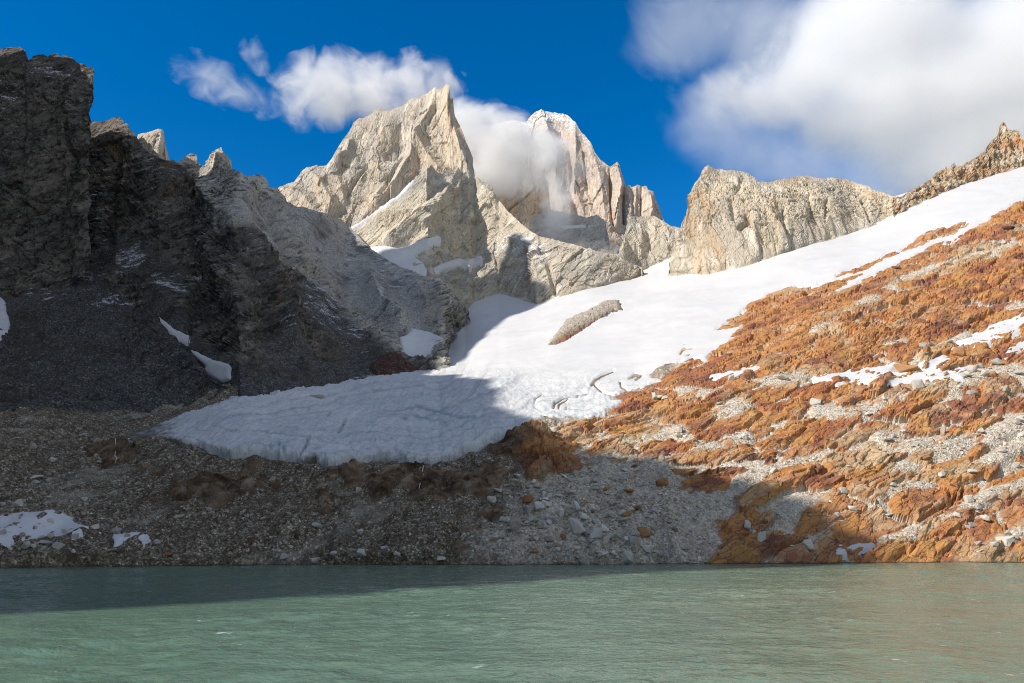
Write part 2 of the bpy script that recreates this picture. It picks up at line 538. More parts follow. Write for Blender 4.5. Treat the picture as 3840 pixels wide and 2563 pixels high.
def build(name, V, F, mat, attrs=None, smooth=False, parent=None):
    """one mesh object from arrays; F is (n,4) or (n,3)"""
    me = bpy.data.meshes.new(name)
    V = np.ascontiguousarray(V, np.float32)
    F = np.ascontiguousarray(F, np.int32)
    k = F.shape[1]
    me.vertices.add(len(V))
    me.vertices.foreach_set('co', V.ravel())
    me.loops.add(F.size)
    me.loops.foreach_set('vertex_index', F.ravel())
    me.polygons.add(len(F))
    me.polygons.foreach_set('loop_start', np.arange(len(F), dtype=np.int32) * k)
    me.polygons.foreach_set('use_smooth', np.full(len(F), smooth))
    for an, av in (attrs or {}).items():
        a = me.attributes.new(an, 'FLOAT', 'POINT')
        a.data.foreach_set('value', np.ascontiguousarray(av, np.float32).ravel())
    me.update()
    me.validate()
    me.materials.append(mat)
    o = bpy.data.objects.new(name, me)
    COL.objects.link(o)
    if parent:
        o.parent = parent
    return o


def grid_faces(nr, nc):
    i = np.arange(nr * nc).reshape(nr, nc)
    return np.stack([i[:-1, :-1], i[:-1, 1:], i[1:, 1:], i[1:, :-1]], -1).reshape(-1, 4)


def normals(P):
    du = np.gradient(P, axis=1)
    dv = np.gradient(P, axis=0)
    n = np.cross(du, dv)
    n /= np.linalg.norm(n, axis=-1, keepdims=True) + 1e-9
    if (n[..., 1] * 1.0 - n[..., 2] * .5).mean() > 0:
        n = -n
    return n


def curve(pts, x):
    pts = sorted(pts, key=lambda q: q[0])
    return np.interp(x, [p[0] for p in pts], [p[1] for p in pts])


def jag(x, amp, seed, freq=.02):
    p = np.stack([x * freq, np.full_like(x, seed * 7.3), np.zeros_like(x)], -1)
    return amp * (fbm(p, 6, .62, seed) + .25 * np.sign(perlin(p * 9, seed + 50)) * np.abs(perlin(p * 9, seed + 51)))


# ------------------------------------------------------------------ landforms
class Land:
    """a sheet of ground or rock raised from its foot line to its crest line, each row set back by the slope of the land"""

    def __init__(self, top, bot, x0, x1, step, y0, prof, jagamp=0, jagf=.02, seed=1, rows=None):
        x = np.arange(x0, x1 + step * .5, step)
        T = curve(top, x) + (jag(x, jagamp, seed, jagf) if jagamp else 0)
        B = np.maximum(curve(bot, x), T + 6)
        nr = rows or int(np.percentile(B - T, 90) / step) + 2
        t = np.linspace(0, 1, nr)[:, None]
        self.t = t + 0 * x
        self.px = np.broadcast_to(x, (nr, len(x))).copy()
        self.py = B + (T - B) * t
        r = ratio(self.py)
        pts = sorted(prof, key=lambda q: q[0])
        m = min(36, len(x) // 3)
        Tm = np.convolve(np.pad(T, m, 'edge'), np.ones(2 * m + 1) / (2 * m + 1), 'valid')
        ts = np.clip((B - self.py) / np.maximum(B - Tm, 8), 0, 1)
        kx = [p[0] for p in pts]
        fr = np.clip(np.interp(x, kx, np.arange(len(kx))), 0, len(kx) - 1)
        k0 = np.minimum(fr.astype(int), max(len(kx) - 2, 0))
        k1 = np.minimum(k0 + 1, len(kx) - 1)
        sl = np.zeros(self.py.shape)
        for kk in range(len(kx)):
            sv = np.interp(ts, (np.arange(len(pts[kk][1])) + .5) / len(pts[kk][1]), pts[kk][1])
            sl += sv * (np.where(k0 == kk, 1 - (fr - k0), 0) + np.where((k1 == kk) & (k1 != k0), fr - k0, 0))
        tn = np.tan(np.radians(sl))
        Y = np.zeros((nr, len(x)))
        Y[0] = y0(x, B) if callable(y0) else curve(y0, x)
        for k in range(1, nr):
            zk = CAMH + Y[k - 1] * r[k - 1]
            tk = np.maximum(tn[k], r[k] + .12)
            Y[k] = (zk - tk * Y[k - 1] - CAMH) / (r[k] - tk)
        self.set_depth(Y)

    def set_depth(self, Y):
        self.Y = Y
        self.P0 = unproj(self.px, self.py, Y)
        self.N = normals(blur(self.P0, 6))
        self.h = np.zeros(Y.shape)

    def finish(self, taper=.3):
        self.h = self.h * (1 - (1 - taper) * sstep(.82, 1, self.t)) if taper < 1 else self.h
        self.P = self.P0 + self.N * self.h[..., None]
        self.Ps = self.P0 + self.N * blur(self.h, 5)[..., None]

    def mesh(self, name, mat, attrs=None, back=0.0, smooth=False, drop=1.1, drift=.12, skirt=15.0):
        P = self.P
        nr, nc = P.shape[:2]
        attrs = {k: np.broadcast_to(v, (nr, nc)) for k, v in (attrs or {}).items()}
        if skirt:
            P = np.concatenate([P[:1] - np.array([0, skirt * .2, skirt]), P], 0)
            attrs = {k: np.concatenate([v[:1], v], 0) for k, v in attrs.items()}
            nr += 1
        if back:
            nb = 7
            ex = []
            for k in range(1, nb + 1):
                s = back * (k / nb) ** 1.5
                q = P[-1].copy()
                q[:, 1] += s * 1.0
                q[:, 0] += s * drift
                q[:, 2] -= s * drop
                ex.append(q + (fbm(q / (back * .3), 3, .5, 3) * back * .05 * (k > 0))[:, None])
            P = np.concatenate([P, np.stack(ex)], 0)
            attrs = {k: np.concatenate([v, np.repeat(v[-1:], nb, 0)], 0) for k, v in attrs.items()}
            nr += nb
        return build(name, P.reshape(-1, 3), grid_faces(nr, nc), mat, attrs, smooth)


def rib(lf, line, w, amp):
    """raises (or cuts) a rib that follows a traced line"""
    d = line_d(lf.px, lf.py, line)
    lf.h += amp * np.maximum(0, 1 - d / w) ** 1.3


def overlay(lf, poly, name, mat, thick, width, holes=(), sink=.6, smooth=True, extra=None, attrs=None, margin=14, ragged=6):
    """snow or ice lying on a landform: a sheet of its own whose edge dives under the ground round its outline"""
    P = np.array(poly)
    x = lf.px[0]
    c0 = max(0, np.searchsorted(x, P[:, 0].min() - margin * 2))
    c1 = min(len(x), np.searchsorted(x, P[:, 0].max() + margin * 2) + 1)
    rr = np.where(((lf.py[:, c0:c1] < P[:, 1].max() + margin * 2) & (lf.py[:, c0:c1] > P[:, 1].min() - margin * 2)).any(1))[0]
    if len(rr) < 2 or c1 - c0 < 2:
        return None
    sl = (slice(rr[0], rr[-1] + 1), slice(c0, c1))
    px, py = lf.px[sl], lf.py[sl]
    sd = poly_sd(px, py, poly)
    for h in holes:
        sd = np.minimum(sd, -poly_sd(px, py, h))
    wob = ragged * fbm(np.stack([px * .025, py * .045, 0 * px], -1), 5, .68, 17)
    sd = sd + wob
    f = np.clip(sd / width, -1, 1)
    f = np.where(f > 0, np.sqrt(np.clip(1 - (1 - f) ** 2, 0, 1)), f * 2.2)
    off = (thick(px, py) if callable(thick) else thick) * f - .08 * sink
    if extra is not None:
        off = off + extra(px, py, lf.Ps[sl], sd)
    V = lf.Ps[sl] + lf.N[sl] * off[..., None]
    F = grid_faces(*px.shape)
    keep = (sd.ravel()[F] > -margin).any(1)
    F = F[keep]
    used = np.zeros(px.size, bool)
    used[F.ravel()] = True
    idx = np.cumsum(used) - 1
    at = {k: v(px, py, sd).ravel()[used] for k, v in (attrs or {}).items()}
    return build(name, V.reshape(-1, 3)[used], idx[F], mat, at, smooth)


def gauss(px, py, cx, cy, rx, ry):
    return np.exp(-((px - cx) / rx) ** 2 - ((py - cy) / ry) ** 2)


# --- the slope between lake and snow line -----------------------------------------------------------------
WL = [(-700, 2134), (0, 2130), (500, 2125), (1000, 2120), (1900, 2120), (2700, 2116), (3840, 2110), (4400, 2107)]
T1_TOP = [(-700, 1525), (500, 1520), (900, 1455), (1200, 1410), (1500, 1350), (1650, 1300), (1745, 1090), (1871, 1035), (2014, 1058), (2300, 975), (2400, 968),
          (2480, 945), (2537, 932), (2600, 965), (2700, 965), (2850, 925), (3000, 880), (3150, 825), (3330, 745), (3500, 690), (3750, 590), (3840, 565), (4400, 330)]
T1_BOT = [(x, y + 16) for x, y in WL]
COLS = [(-700, [(2134, 25), (1900, 22)]), (0, [(2130, 26), (1900, 22)]), (500, [(2125, 25), (1850, 21), (1640, 18)]),
        (900, [(2121, 34), (1720, 20), (1540, 24)]), (1300, [(2120, 36), (1760, 18), (1440, 28)]),
        (1700, [(2120, 34), (1735, 19), (1400, 25), (1200, 30)]), (2000, [(2120, 34), (1610, 20), (1400, 25), (1150, 31)]),
        (2400, [(2119, 33), (1560, 24), (1400, 27), (1000, 33)]), (2800, [(2116, 34), (1430, 29), (1050, 33)]),
        (3200, [(2113, 36), (1200, 31), (860, 37)]), (3840, [(2110, 38), (800, 36)]), (4400, [(2107, 40), (600, 40)])]


def t1_depth(x, B):
    yw = -CAMH / ratio(curve(WL, x))
    tn = math.tan(R(30))
    return (-tn * yw - CAMH) / (ratio(B) - tn)


land = Land(T1_TOP, T1_BOT, -700, 4400, 4.0, t1_depth, [(0, [30])], rows=370)
# the slope changes along each column at its own heights
r_ = ratio(land.py)
Sl = np.zeros(land.py.shape)
cx_ = [c[0] for c in COLS]
per = []
for _, kn in COLS:
    ks = sorted(kn)
    per.append(np.array([[k[0] for k in ks], [k[1] for k in ks]], float))
xs = land.px[0]
for j, xv in enumerate(xs):
    i = min(max(np.searchsorted(cx_, xv) - 1, 0), len(cx_) - 2)
    w = np.clip((xv - cx_[i]) / (cx_[i + 1] - cx_[i]), 0, 1)
    py = land.py[:, j]
    a, b = per[i], per[i + 1]

    def pick(q):            # slope in force at row py: the last knot at or below it in the picture
        k = np.searchsorted(q[0], py - 1e-6)
        return q[1][np.clip(k, 0, q.shape[1] - 1)]
    Sl[:, j] = (1 - w) * pick(a) + w * pick(b)
Sl = blur(Sl, 9)
Y = np.zeros(Sl.shape)
Y[0] = land.Y[0]
tn = np.tan(np.radians(Sl))
for k in range(1, len(Y)):
    tk = np.maximum(tn[k], r_[k] + .1)
    Y[k] = (r_[k - 1] * Y[k - 1] - tk * Y[k - 1]) / (r_[k] - tk)
land.set_depth(blur(Y, 8) if False else Y)
T1Y = Y.copy()


def ground_y(px, py, lf=None):
    """distance of a landform's surface at a picture point"""
    LP, LY, xs = (land.py, T1Y, land.px[0]) if lf is None else (lf.py, lf.Y, lf.px[0])
    px = np.atleast_1d(np.asarray(px, float))
    py = np.atleast_1d(np.asarray(py, float))
    j = np.clip((px - xs[0]) / (xs[1] - xs[0]), 0, len(xs) - 1.001)
    out = np.zeros(len(px))
    for q in range(len(px)):
        j0 = int(j[q])
        f = j[q] - j0
        a = np.interp(-py[q], -LP[:, j0], LY[:, j0])
        b = np.interp(-py[q], -LP[:, j0 + 1], LY[:, j0 + 1])
        out[q] = a * (1 - f) + b * f
    return out


# outlines on the slope ------------------------------------------------------------------------------------
z4 = lambda p: zc_(2500, 400, 1.568, p)
z5 = lambda p: zc_(0, 850, 1.96, p)
z6 = lambda p: zc_(900, 950, 1.96, p)
z7 = lambda p: zc_(1800, 1000, 1.96, p)
z8 = lambda p: zc_(0, 1500, 1.96, p)
z9 = lambda p: zc_(900, 1500, 1.96, p)
z10 = lambda p: zc_(1700, 1500, 1.96, p)
z11 = lambda p: zc_(2700, 900, 1.742, p)
z12 = lambda p: zc_(2700, 1500, 1.96, p)
z1 = lambda p: zc_(0, 100, 1.96, p)
z2 = lambda p: zc_(1000, 250, 1.96, p)
z3 = lambda p: zc_(1700, 350, 1.96, p)

GLACIER = ([(1757, 1085), (1871, 1030), (2014, 1040), (2300, 960), (2537, 920), (2700, 950), (3000, 860), (3330, 725), (3840, 540), (4450, 300), (4450, 480), (3880, 740)]
           + z4([(2101, 540), (2020, 580), (1920, 650), (1800, 720), (1690, 775), (1540, 830), (1420, 900), (1300, 950), (1080, 1070), (1000, 1095), (1060, 1040), (1150, 985), (1000, 1022),
                 (850, 1057), (740, 1062), (600, 1100), (480, 1170), (400, 1240), (300, 1310), (440, 1290), (380, 1370), (310, 1418)])
           + z7([(1640, 680), (1560, 665), (1380, 715), (1250, 800), (1340, 845), (1180, 900), (1080, 910), (960, 970), (1060, 1000), (900, 1090), (800, 1115), (660, 1105), (600, 1112)])
           + z10([(660, 130), (600, 180), (490, 230), (420, 280), (280, 340), (170, 400), (0, 470)])
           + z9([(1480, 490), (1400, 512), (1260, 505), (1180, 480), (1000, 470), (880, 485), (750, 500), (640, 525), (560, 500), (460, 495), (370, 480), (300, 470), (200, 455), (130, 440), (0, 455)])
           + z8([(1690, 455), (1560, 420), (1480, 380), (1350, 340), (1200, 310), (960, 290), (1050, 230)])
           + [(700, 1560), (900, 1515), (1000, 1500), (1206, 1462), (1400, 1425), (1560, 1395)] + z6([(1475, 885), (1480, 840), (1530, 650), (1600, 590), (1680, 500), (1665, 440), (1640, 380)]))
BAND = z4([(1000, 1000), (1100, 940), (1200, 905), (1290, 865), (1400, 835), (1450, 800), (1530, 730), (1620, 710), (1720, 690), (1790, 680), (1740, 720), (1560, 790),
           (1420, 845), (1300, 885), (1200, 945), (1100, 985)])
NUNATAK = z7([(510, 578), (540, 530), (590, 480), (640, 410), (720, 375), (800, 340), (870, 300), (930, 265), (1020, 260), (1040, 320), (960, 350), (880, 400), (780, 460),
              (700, 510), (620, 560), (560, 578)])
PATCHES = [
    ('long white snow patch in the hollow across the rusty slabs', z11([(610, 905), (650, 885), (760, 870), (900, 835), (1000, 825), (1145, 797), (1115, 865), (1200, 858), (1290, 830), (1360, 790),
        (1450, 770), (1505, 790), (1480, 840), (1405, 893), (1500, 880), (1570, 850), (1650, 830), (1650, 870), (1600, 900), (1590, 945), (1400, 930), (1280, 925), (1180, 935), (1080, 940), (990, 935), (900, 908), (850, 908), (770, 940), (720, 940)])),
    ('broad sunlit snow patch under the rusty cliff, cut by the edge of the photo', z11([(1555, 660), (1700, 590), (1900, 500), (1986, 470), (2260, 330), (2260, 440), (1986, 560), (1940, 600), (1850, 640), (1750, 690), (1710, 722), (1640, 712), (1610, 690)])),
    ('smaller snow tongue between rusty ribs, just below the broad sunlit patch', z11([(1850, 745), (1890, 700), (1986, 655), (2200, 560), (2200, 640), (1986, 720), (1900, 765)])),
    ('narrow snow strip on the rusty slabs beside the glacier edge', z7([(1665, 800), (1780, 782), (1960, 760), (2050, 728), (2110, 715), (2060, 745), (1950, 790), (1830, 835), (1720, 838)])),
    ('flat shaded snow patch at the lakeshore strewn with boulders', z8([(-300, 915), (0, 920), (130, 915), (300, 905), (400, 905), (535, 925), (540, 955), (600, 1000), (650, 1035), (600, 1060), (610, 1100), (560, 1115), (450, 1075), (330, 1085), (250, 1080), (170, 1085), (110, 1075), (90, 1120), (130, 1165), (0, 1150), (-300, 1140)])),
    ('small ragged snow patch at the lakeshore, next to the boulder-strewn one', z8([(815, 1100), (840, 1080), (900, 1075), (990, 1075), (1080, 1075), (1100, 1090), (1060, 1115), (960, 1115), (900, 1130), (890, 1155), (840, 1160)])),
    ('tiny grey-white snow scrap by the water under the rusty slope', z12([(850, 1080), (890, 1072), (900, 1100), (935, 1110), (930, 1135), (860, 1145), (845, 1120)])),
    ('flat bar of snow beside the shadow edge, just above the rusty shore', z12([(930, 1085), (1000, 1060), (1115, 1045), (1125, 1060), (1090, 1090), (1010, 1110), (930, 1108)])),
]
RUST = [(2080, 1585), (2010, 1650), (1960, 1740), (2020, 1830), (2150, 1840), (2350, 1850), (2480, 1960), (2560, 2060), (2620, 2160), (4500, 2160), (4500, 200), (3400, 700), (2900, 1050), (2600, 1250), (2450, 1420), (2250, 1500)]
FAN = [(2110, 1800), (2300, 1760), (2480, 1830), (2640, 1930), (2640, 2150), (1860, 2150), (1830, 2060), (1930, 1950), (2020, 1860)]
GULLY = [z11([(2060, 860), (1800, 860), (1500, 960), (1150, 1020), (900, 1130), (640, 1120)]), z11([(1986, 1190), (1760, 1300), (1500, 1400), (1200, 1330), (1050, 1290)]),
         z12([(2234, 330), (2000, 440), (1750, 560), (1400, 640), (1150, 700), (900, 700), (600, 760), (450, 860)]), z12([(2234, 160), (1900, 250), (1650, 330), (1450, 480), (1250, 540)]),
         z12([(2234, 620), (1980, 700), (1800, 800), (1600, 880), (1350, 1010), (1200, 1040)]), z12([(2234, 960), (2050, 1060), (1900, 1160)]), z12([(800, 420), (500, 480), (300, 560), (150, 590)]),
         z11([(1900, 20), (1700, 90), (1400, 200), (1100, 330), (860, 480), (640, 580)]), z11([(560, 880), (300, 940), (0, 1010)]), z12([(0, 80), (150, 60), (0, 330), (180, 280)]),
         z11([(1620, 640), (1450, 700), (1330, 760), (1300, 800)]), z7([(1500, 930), (1750, 960), (1960, 1010)]), z7([(1480, 1210), (1600, 1330), (1960, 1250)])]
# rock that comes through the grey moraine: x, y, half width, half height, height in metres
OUT = [(*z8([(830, 450)])[0], 110, 45, 6), (*z8([(1150, 570)])[0], 70, 18, 3), (*z8([(1560, 700)])[0], 85, 52, 6), (*z8([(1340, 745)])[0], 36, 36, 4), (*z8([(1880, 620)])[0], 60, 60, 3),
       (*z8([(1150, 940)])[0], 36, 18, 2), (*z8([(1800, 1110)])[0], 45, 16, 2), (*z8([(720, 985)])[0], 45, 20, 2), (*z9([(900, 610)])[0], 130, 34, 4), (*z9([(1230, 640)])[0], 150, 60, 5),
       (*z9([(1650, 660)])[0], 110, 52, 5), (*z9([(1850, 570)])[0], 90, 40, 4), (*z9([(80, 690)])[0], 50, 55, 4), (*z9([(620, 740)])[0], 36, 90, 2.4), (*z9([(1720, 980)])[0], 50, 24, 3), (*z9([(1100, 720)])[0], 70, 40, 4),
       (*z9([(1400, 780)])[0], 100, 40, 3.5), (*z9([(1830, 905)])[0], 55, 24, 3), (*z9([(1620, 1120)])[0], 70, 26, 3), (*z9([(420, 1050)])[0], 40, 20, 2), (*z10([(560, 380)])[0], 80, 80, 5), (*z10([(760, 480)])[0], 60, 34, 3.5),
       (*z10([(630, 560)])[0], 55, 48, 5), (*z10([(250, 600)])[0], 85, 45, 5), (*z10([(520, 810)])[0], 28, 14, 2.5), (*z10([(130, 980)])[0], 60, 22, 3), (*z10([(500, 1130)])[0], 70, 18, 2.5), (*z10([(100, 1160)])[0], 60, 20, 2.5),
       (*z10([(670, 845)])[0], 40, 14, 2), (*z10([(380, 430)])[0], 60, 40, 3), (*z9([(250, 640)])[0], 90, 40, 2.5), (*z9([(60, 1110)])[0], 50, 20, 2)]

px, py = land.px, land.py
P = land.P0
q = P @ FOL.T
sdg = poly_sd(px, py, GLACIER)
for h_ in (BAND, NUNATAK):
    sdg = np.minimum(sdg, -poly_sd(px, py, h_))
free = 1 - sstep(-30, 25, sdg)                       # 0 under the ice
rust = sstep(-60, 50, poly_sd(px, py, RUST) + 40 * fbm(np.stack([px, py, 0 * px], -1) / 120, 4, .6, 5))
fan = sstep(-150, 90, poly_sd(px, py, FAN) + 90 * fbm(np.stack([px, py, 0 * px], -1) / 110, 4, .6, 6))
rust_k = np.maximum(rust * (1 - .75 * fan), 0)
gul = np.zeros(px.shape)
for g in GULLY:
    gul = np.maximum(gul, 1 - sstep(8, 46, line_d(px, py, g)))
out = np.zeros(px.shape)
for (ox, oy, rx, ry, am) in OUT:
    out = np.maximum(out, am * np.exp(-(((px - ox) / rx) ** 2 + ((py - oy) / ry) ** 2) ** 1.5))
qs = q / np.array([2.9, 1, 1])


def ledges(u):
    """stepped bedding: abrupt face towards the lake, long back slope"""
    f = u - np.floor(u)
    return np.where(f < .1, f / .1, (1 - f) / .9)


wv_ = fbm(qs / 34, 4, .55, 21)
qw = q + np.stack([fbm(qs / 22, 4, .55, 24 + k) for k in range(3)], -1) * np.array([22, 9, 5])
f0, e0, c0_ = facets(qw / np.array([62, 19, 24]), 30, 1.0, .6, True)
f1, e1, c1_ = facets(qw / np.array([21, 9, 9]), 31, .9, .6, True)
f2, e2 = facets(q / np.array([6.5, 3.8, 3.5]), 32)
slab = 3.0 * f0 + 3.2 * np.minimum(e0 / .22, 1) + 1.4 * billow(qs / 34, 2, .4, 11)
slab += (.5 + 1.0 * sstep(-.1, .3, fbm(P / 70, 2, .5, 23))) * ledges(q[..., 1] / 13 + 2.6 * wv_) + .28 * ledges(q[..., 1] / 4.5 + 4 * wv_)
slab += .95 * f1 + .28 * f2 - .7 * (1 - sstep(0, .10, e1))
slabtone = np.clip(.65 * c0_ + .35 * c1_ + .25 * fbm(qs / 12, 3, .6, 37), 0, 1)
outm = sstep(.5, 1.8, out)
slab += outm * (4.4 * facets(P / np.array([13, 9, 7]), 33)[0] + 2.2 * facets(P / 4.5, 34)[0] + 1.2 * ridged(P / 14, 2, .5, 35) - .3)
fill = 4.2 + (2.0 * fbm(qs / 24, 3, .5, 41) * rust_k + 1.5 * fbm(P / 45, 3, .5, 43) * (1 - rust_k)) + .5 * fbm(P / 12, 2, .5, 44)
fill_r = fill - 2.9 - 1.7 * sstep(1480, 1200, py) + 3.4 * gul
fill_m = fill + 1.5 + 2.2 * fbm(P / 22, 4, .55, 49) + 2.6 * ridged((P @ axes3((.1, .8, .57), (0, -.57, .8)).T) / np.array([50, 16, 16]), 3, .5, 48)
fill = fill_r * rust_k + fill_m * (1 - rust_k) + 1.1 * fan
out2 = sstep(.12, .45, fbm(P / np.array([55, 30, 30]), 3, .55, 36)) * (1 - rust_k) * (1 - fan) * sstep(2080, 1980, py) * sstep(300, 700, px)
slab_m = slab * (.62 + .38 * rust_k) + 1.25 * out + 2.2 * outm + 3.4 * out2
rub = sstep(-.22, .3, fill - slab_m)
f3, e3 = facets(P / 2.6, 51)
f4, e4 = facets(P / 1.3, 52)
fill_h = fill + .28 * f3 + .18 * f4
h = np.maximum(slab_m, fill_h)
till = (1 - rust_k) * (1 - .8 * fan)
land.h = (h - 3.2) * free * sstep(0, .03, land.t) - .8 * (1 - free)
land.finish(1)
wl = CAMH + T1Y * r_
wet = np.zeros(px.shape)
for pts, w in ((z12([(0, 520), (250, 440), (420, 400)]), 26), (z12([(1180, 470), (1250, 440), (1300, 480)]), 14), (z10([(1300, 470), (1600, 470), (1960, 540)]), 30), (z8([(640, 430), (760, 460), (1000, 440)]), 34),
               (z9([(1150, 790), (1300, 700), (1500, 690)]), 30), (z9([(600, 740), (560, 860)]), 22), (z9([(60, 700), (130, 760)]), 22)):
    wet = np.maximum(wet, .8 * (1 - sstep(w * .4, w * 1.3, line_d(px, py, pts))) * sstep(-.1, .25, fbm(qs / 5, 3, .6, 61) + .12))
land_o = land.mesh('hillside', MAT['slope'], dict(rust=np.clip(rust_k + .12 * outm, 0, 1), rubble=np.clip(rub, 0, 1), till=till, wet=wet, tone=slabtone,
                                                  tan=gul, wetrim=1 - sstep(.2, .8 + .5 * fbm(P / 6, 2, .5, 63), land.P[..., 2])))
tag(land_o, 'slope of grey moraine and rust-brown slabs rising from the lake to the ice', 'hillside', 'structure')

# --- ice and snow on that slope ---------------------------------------------------------------------------
ICEZ = [(2330, 1640), (2500, 1500), (2420, 1440), (2150, 1420), (1900, 1410), (1650, 1395), (1300, 1420), (600, 1500), (300, 1700), (1400, 1900), (2000, 1720)]


def ice_extra(px, py, P, sd):
    tongue = sstep(-60, 60, poly_sd(px, py, ICEZ))
    o = 1.1 * fbm(P / 40, 3, .5, 71) + tongue * (.9 * fbm(P / np.array([9, 26, 26]), 3, .55, 72) + .3 * ridged(P / np.array([4, 14, 14]), 2, .5, 73) - .2)
    o += .9 * fbm(P / np.array([120, 40, 40]), 3, .55, 75) * (1 - tongue)
    for ln, w, d in CREV:
        o -= d * np.maximum(0, 1 - line_d(px, py, ln) / w)
    edge = (sd > -5) * (1 - sstep(0, 60, sd)) * tongue
    fr, ed = facets(P / np.array([5, 5, 7]), 77)
    return np.where(sd > 0, o + edge * (.9 * fr) * (px < 1900), 0)


CREV = [(z7([(820, 870), (850, 830), (900, 800), (980, 770)]), 7, 3.0), (z7([(840, 870), (900, 930), (960, 950)]), 6, 2.4), (z7([(1100, 820), (1140, 795), (1180, 800), (1150, 835)]), 7, 3.5),
        (z7([(1030, 850), (1040, 890), (1070, 905)]), 6, 3.0), (z7([(540, 1040), (550, 1000), (620, 965), (700, 945), (800, 935)]), 6, 2.4), (z7([(580, 1050), (580, 1010), (640, 975), (720, 955)]), 5, 2.0),
        (z7([(400, 1010), (410, 970), (450, 940)]), 5, 1.6), (z7([(630, 1060), (640, 1030)]), 4, 1.6), (z7([(250, 1170), (290, 1195)]), 8, 2.5), (z7([(400, 1030), (460, 1065), (520, 1055)]), 5, 1.6),
        (z9([(720, 310), (745, 260), (770, 210)]), 7, 3.0), (z9([(450, 480), (490, 400), (500, 350)]), 8, 4.0), (z9([(330, 470), (320, 420), (270, 390)]), 7, 3.5), (z9([(990, 375), (1040, 350), (1120, 360)]), 5, 2.0),
        (z9([(1020, 385), (1080, 375)]), 5, 2.0), (z9([(1020, 440), (1100, 435), (1170, 460)]), 6, 3.0), (z9([(1770, 230), (1850, 200)]), 5, 1.6), (z9([(1280, 180), (1400, 220), (1520, 240)]), 4, 1.2),
        (z9([(1280, 100), (1440, 150), (1640, 200), (1740, 190)]), 4, 1.2), (z9([(1190, 200), (1220, 210)]), 9, 3.0), (z9([(640, 180), (650, 160)]), 7, 2.0), (z9([(230, 440), (220, 400)]), 6, 3),
        (z9([(150, 440), (100, 430)]), 6, 3), (z7([(1470, 640), (1500, 600)]), 6, 1.6), (z7([(1520, 660), (1540, 640)]), 5, 1.4)]


def near_lines(px, py, w):
    d = np.full(px.shape, 1e9)
    for ln, _, dd in CREV:
        d = np.minimum(d, line_d(px, py, ln))
    return 1 - sstep(w * .2, w, d)


gl = overlay(land, GLACIER, 'glacier', MAT['ice'], lambda x, y: 1.4 + 6.0 * sstep(-60, 60, poly_sd(x, y, ICEZ)) * sstep(2020, 1820, x) * sstep(500, 900, x), 17, (BAND, NUNATAK), extra=ice_extra, margin=10, attrs=dict(
    ice=lambda x, y, sd: sstep(-90, 70, poly_sd(x, y, ICEZ)),
    flow=lambda x, y, sd: sd / 9 + 2.6 * fbm(np.stack([x / 260, y / 120, 0 * x], -1), 3, .45, 79),
    blue=lambda x, y, sd: np.clip(near_lines(x, y, 9) * (.25 + .75 * (x < 1900)) + .8 * gauss(x, y, 1060, 1715, 110, 26), 0, 1),
    specks=lambda x, y, sd: np.clip(gauss(x, y, 3550, 760, 260, 60) + gauss(x, y, 2700, 1200, 200, 30) * .5, 0, 1),
    dirt_shade=lambda x, y, sd: sstep(-90, 70, poly_sd(x, y, ICEZ)) * np.clip(.05 + .75 * (1 - sstep(-6, 8, sd)) + .45 * gauss(x, y, 1420, 1700, 260, 36) + .8 * (1 - sstep(560, 820, x)) + .5 * gauss(x, y, 1180, 1740, 60, 34) + .35 * gauss(x, y, 2130, 1560, 90, 16), 0, 1)))  # debris patches, plus painted shade of the undercut gap along the ice edge
tag(gl, 'white glacier and snowfield filling the valley, its grey ice snout above the moraine', 'glacier', 'structure')
for lb, pl in PATCHES:
    o = overlay(land, pl, 'snow_patch', MAT['snow'], .7, 16, margin=9)
    if o:
        tag(o, lb, 'snow patch', 'thing', 'snow patches on the slopes')


def rock_extra(amp, sc, seed):
    def f(px, py, P, sd):
        a, ea = facets(P / sc, seed)
        b, eb = facets(P / (sc * .4), seed + 1)
        return np.where(sd > 0, amp * (a + .45 * b) + amp * .8 * fbm(P / sc / 2, 3, .5, seed), 0) * sstep(0, 12, sd)
    return f


o = overlay(land, NUNATAK, 'rock_outcrop', MAT['slope'], 4.5, 24, extra=rock_extra(.9, 9.0, 81), smooth=False, margin=10, attrs=dict(
    rust=lambda x, y, sd: sstep(-12, 12, (y - 1222) * .88 + (x - 2195) * .47 - 8), rubble=lambda x, y, sd: 1 - sstep(-12, 12, (y - 1222) * .88 + (x - 2195) * .47 - 8), till=lambda x, y, sd: .35 + 0 * x))
tag(o, 'long grey and rust rock island standing out of the white snowfield', 'rock outcrop', 'thing')

# --- lake ---------------------------------------------------------------------------------------------------
lx = np.concatenate([np.linspace(-1500, -345, 12), np.arange(-330, 331, .9), np.linspace(345, 1500, 12)])
ly = np.concatenate([np.linspace(-400, 30, 10), np.arange(40, 395, .8), np.linspace(400, 520, 6)])
gx, gy = np.meshgrid(lx, ly)
wv = np.stack([gx * .85 + gy * .15, gy * .9 - gx * .2, 0 * gx], -1)
gust = .55 + .9 * np.clip(fbm(np.stack([gx / 90, gy / 40, 0 * gx], -1), 3, .5, 301) + .3, 0, 1)
gz = gust * (.16 * ridged(wv / 6.0, 2, .5, 302) + .11 * ridged(wv / 2.8, 2, .5, 305) + .4 * fbm(wv / 15.0, 2, .5, 308))
gz *= sstep(345, 325, np.abs(gx)) * sstep(30, 45, gy) * sstep(400, 390, gy)
lake = build('lake', np.stack([gx, gy, gz - .1], -1).reshape(-1, 3), grid_faces(len(ly), len(lx)), MAT['water'], smooth=True)
tag(lake, 'milky green glacial lake with wind ripples', 'lake', 'structure')

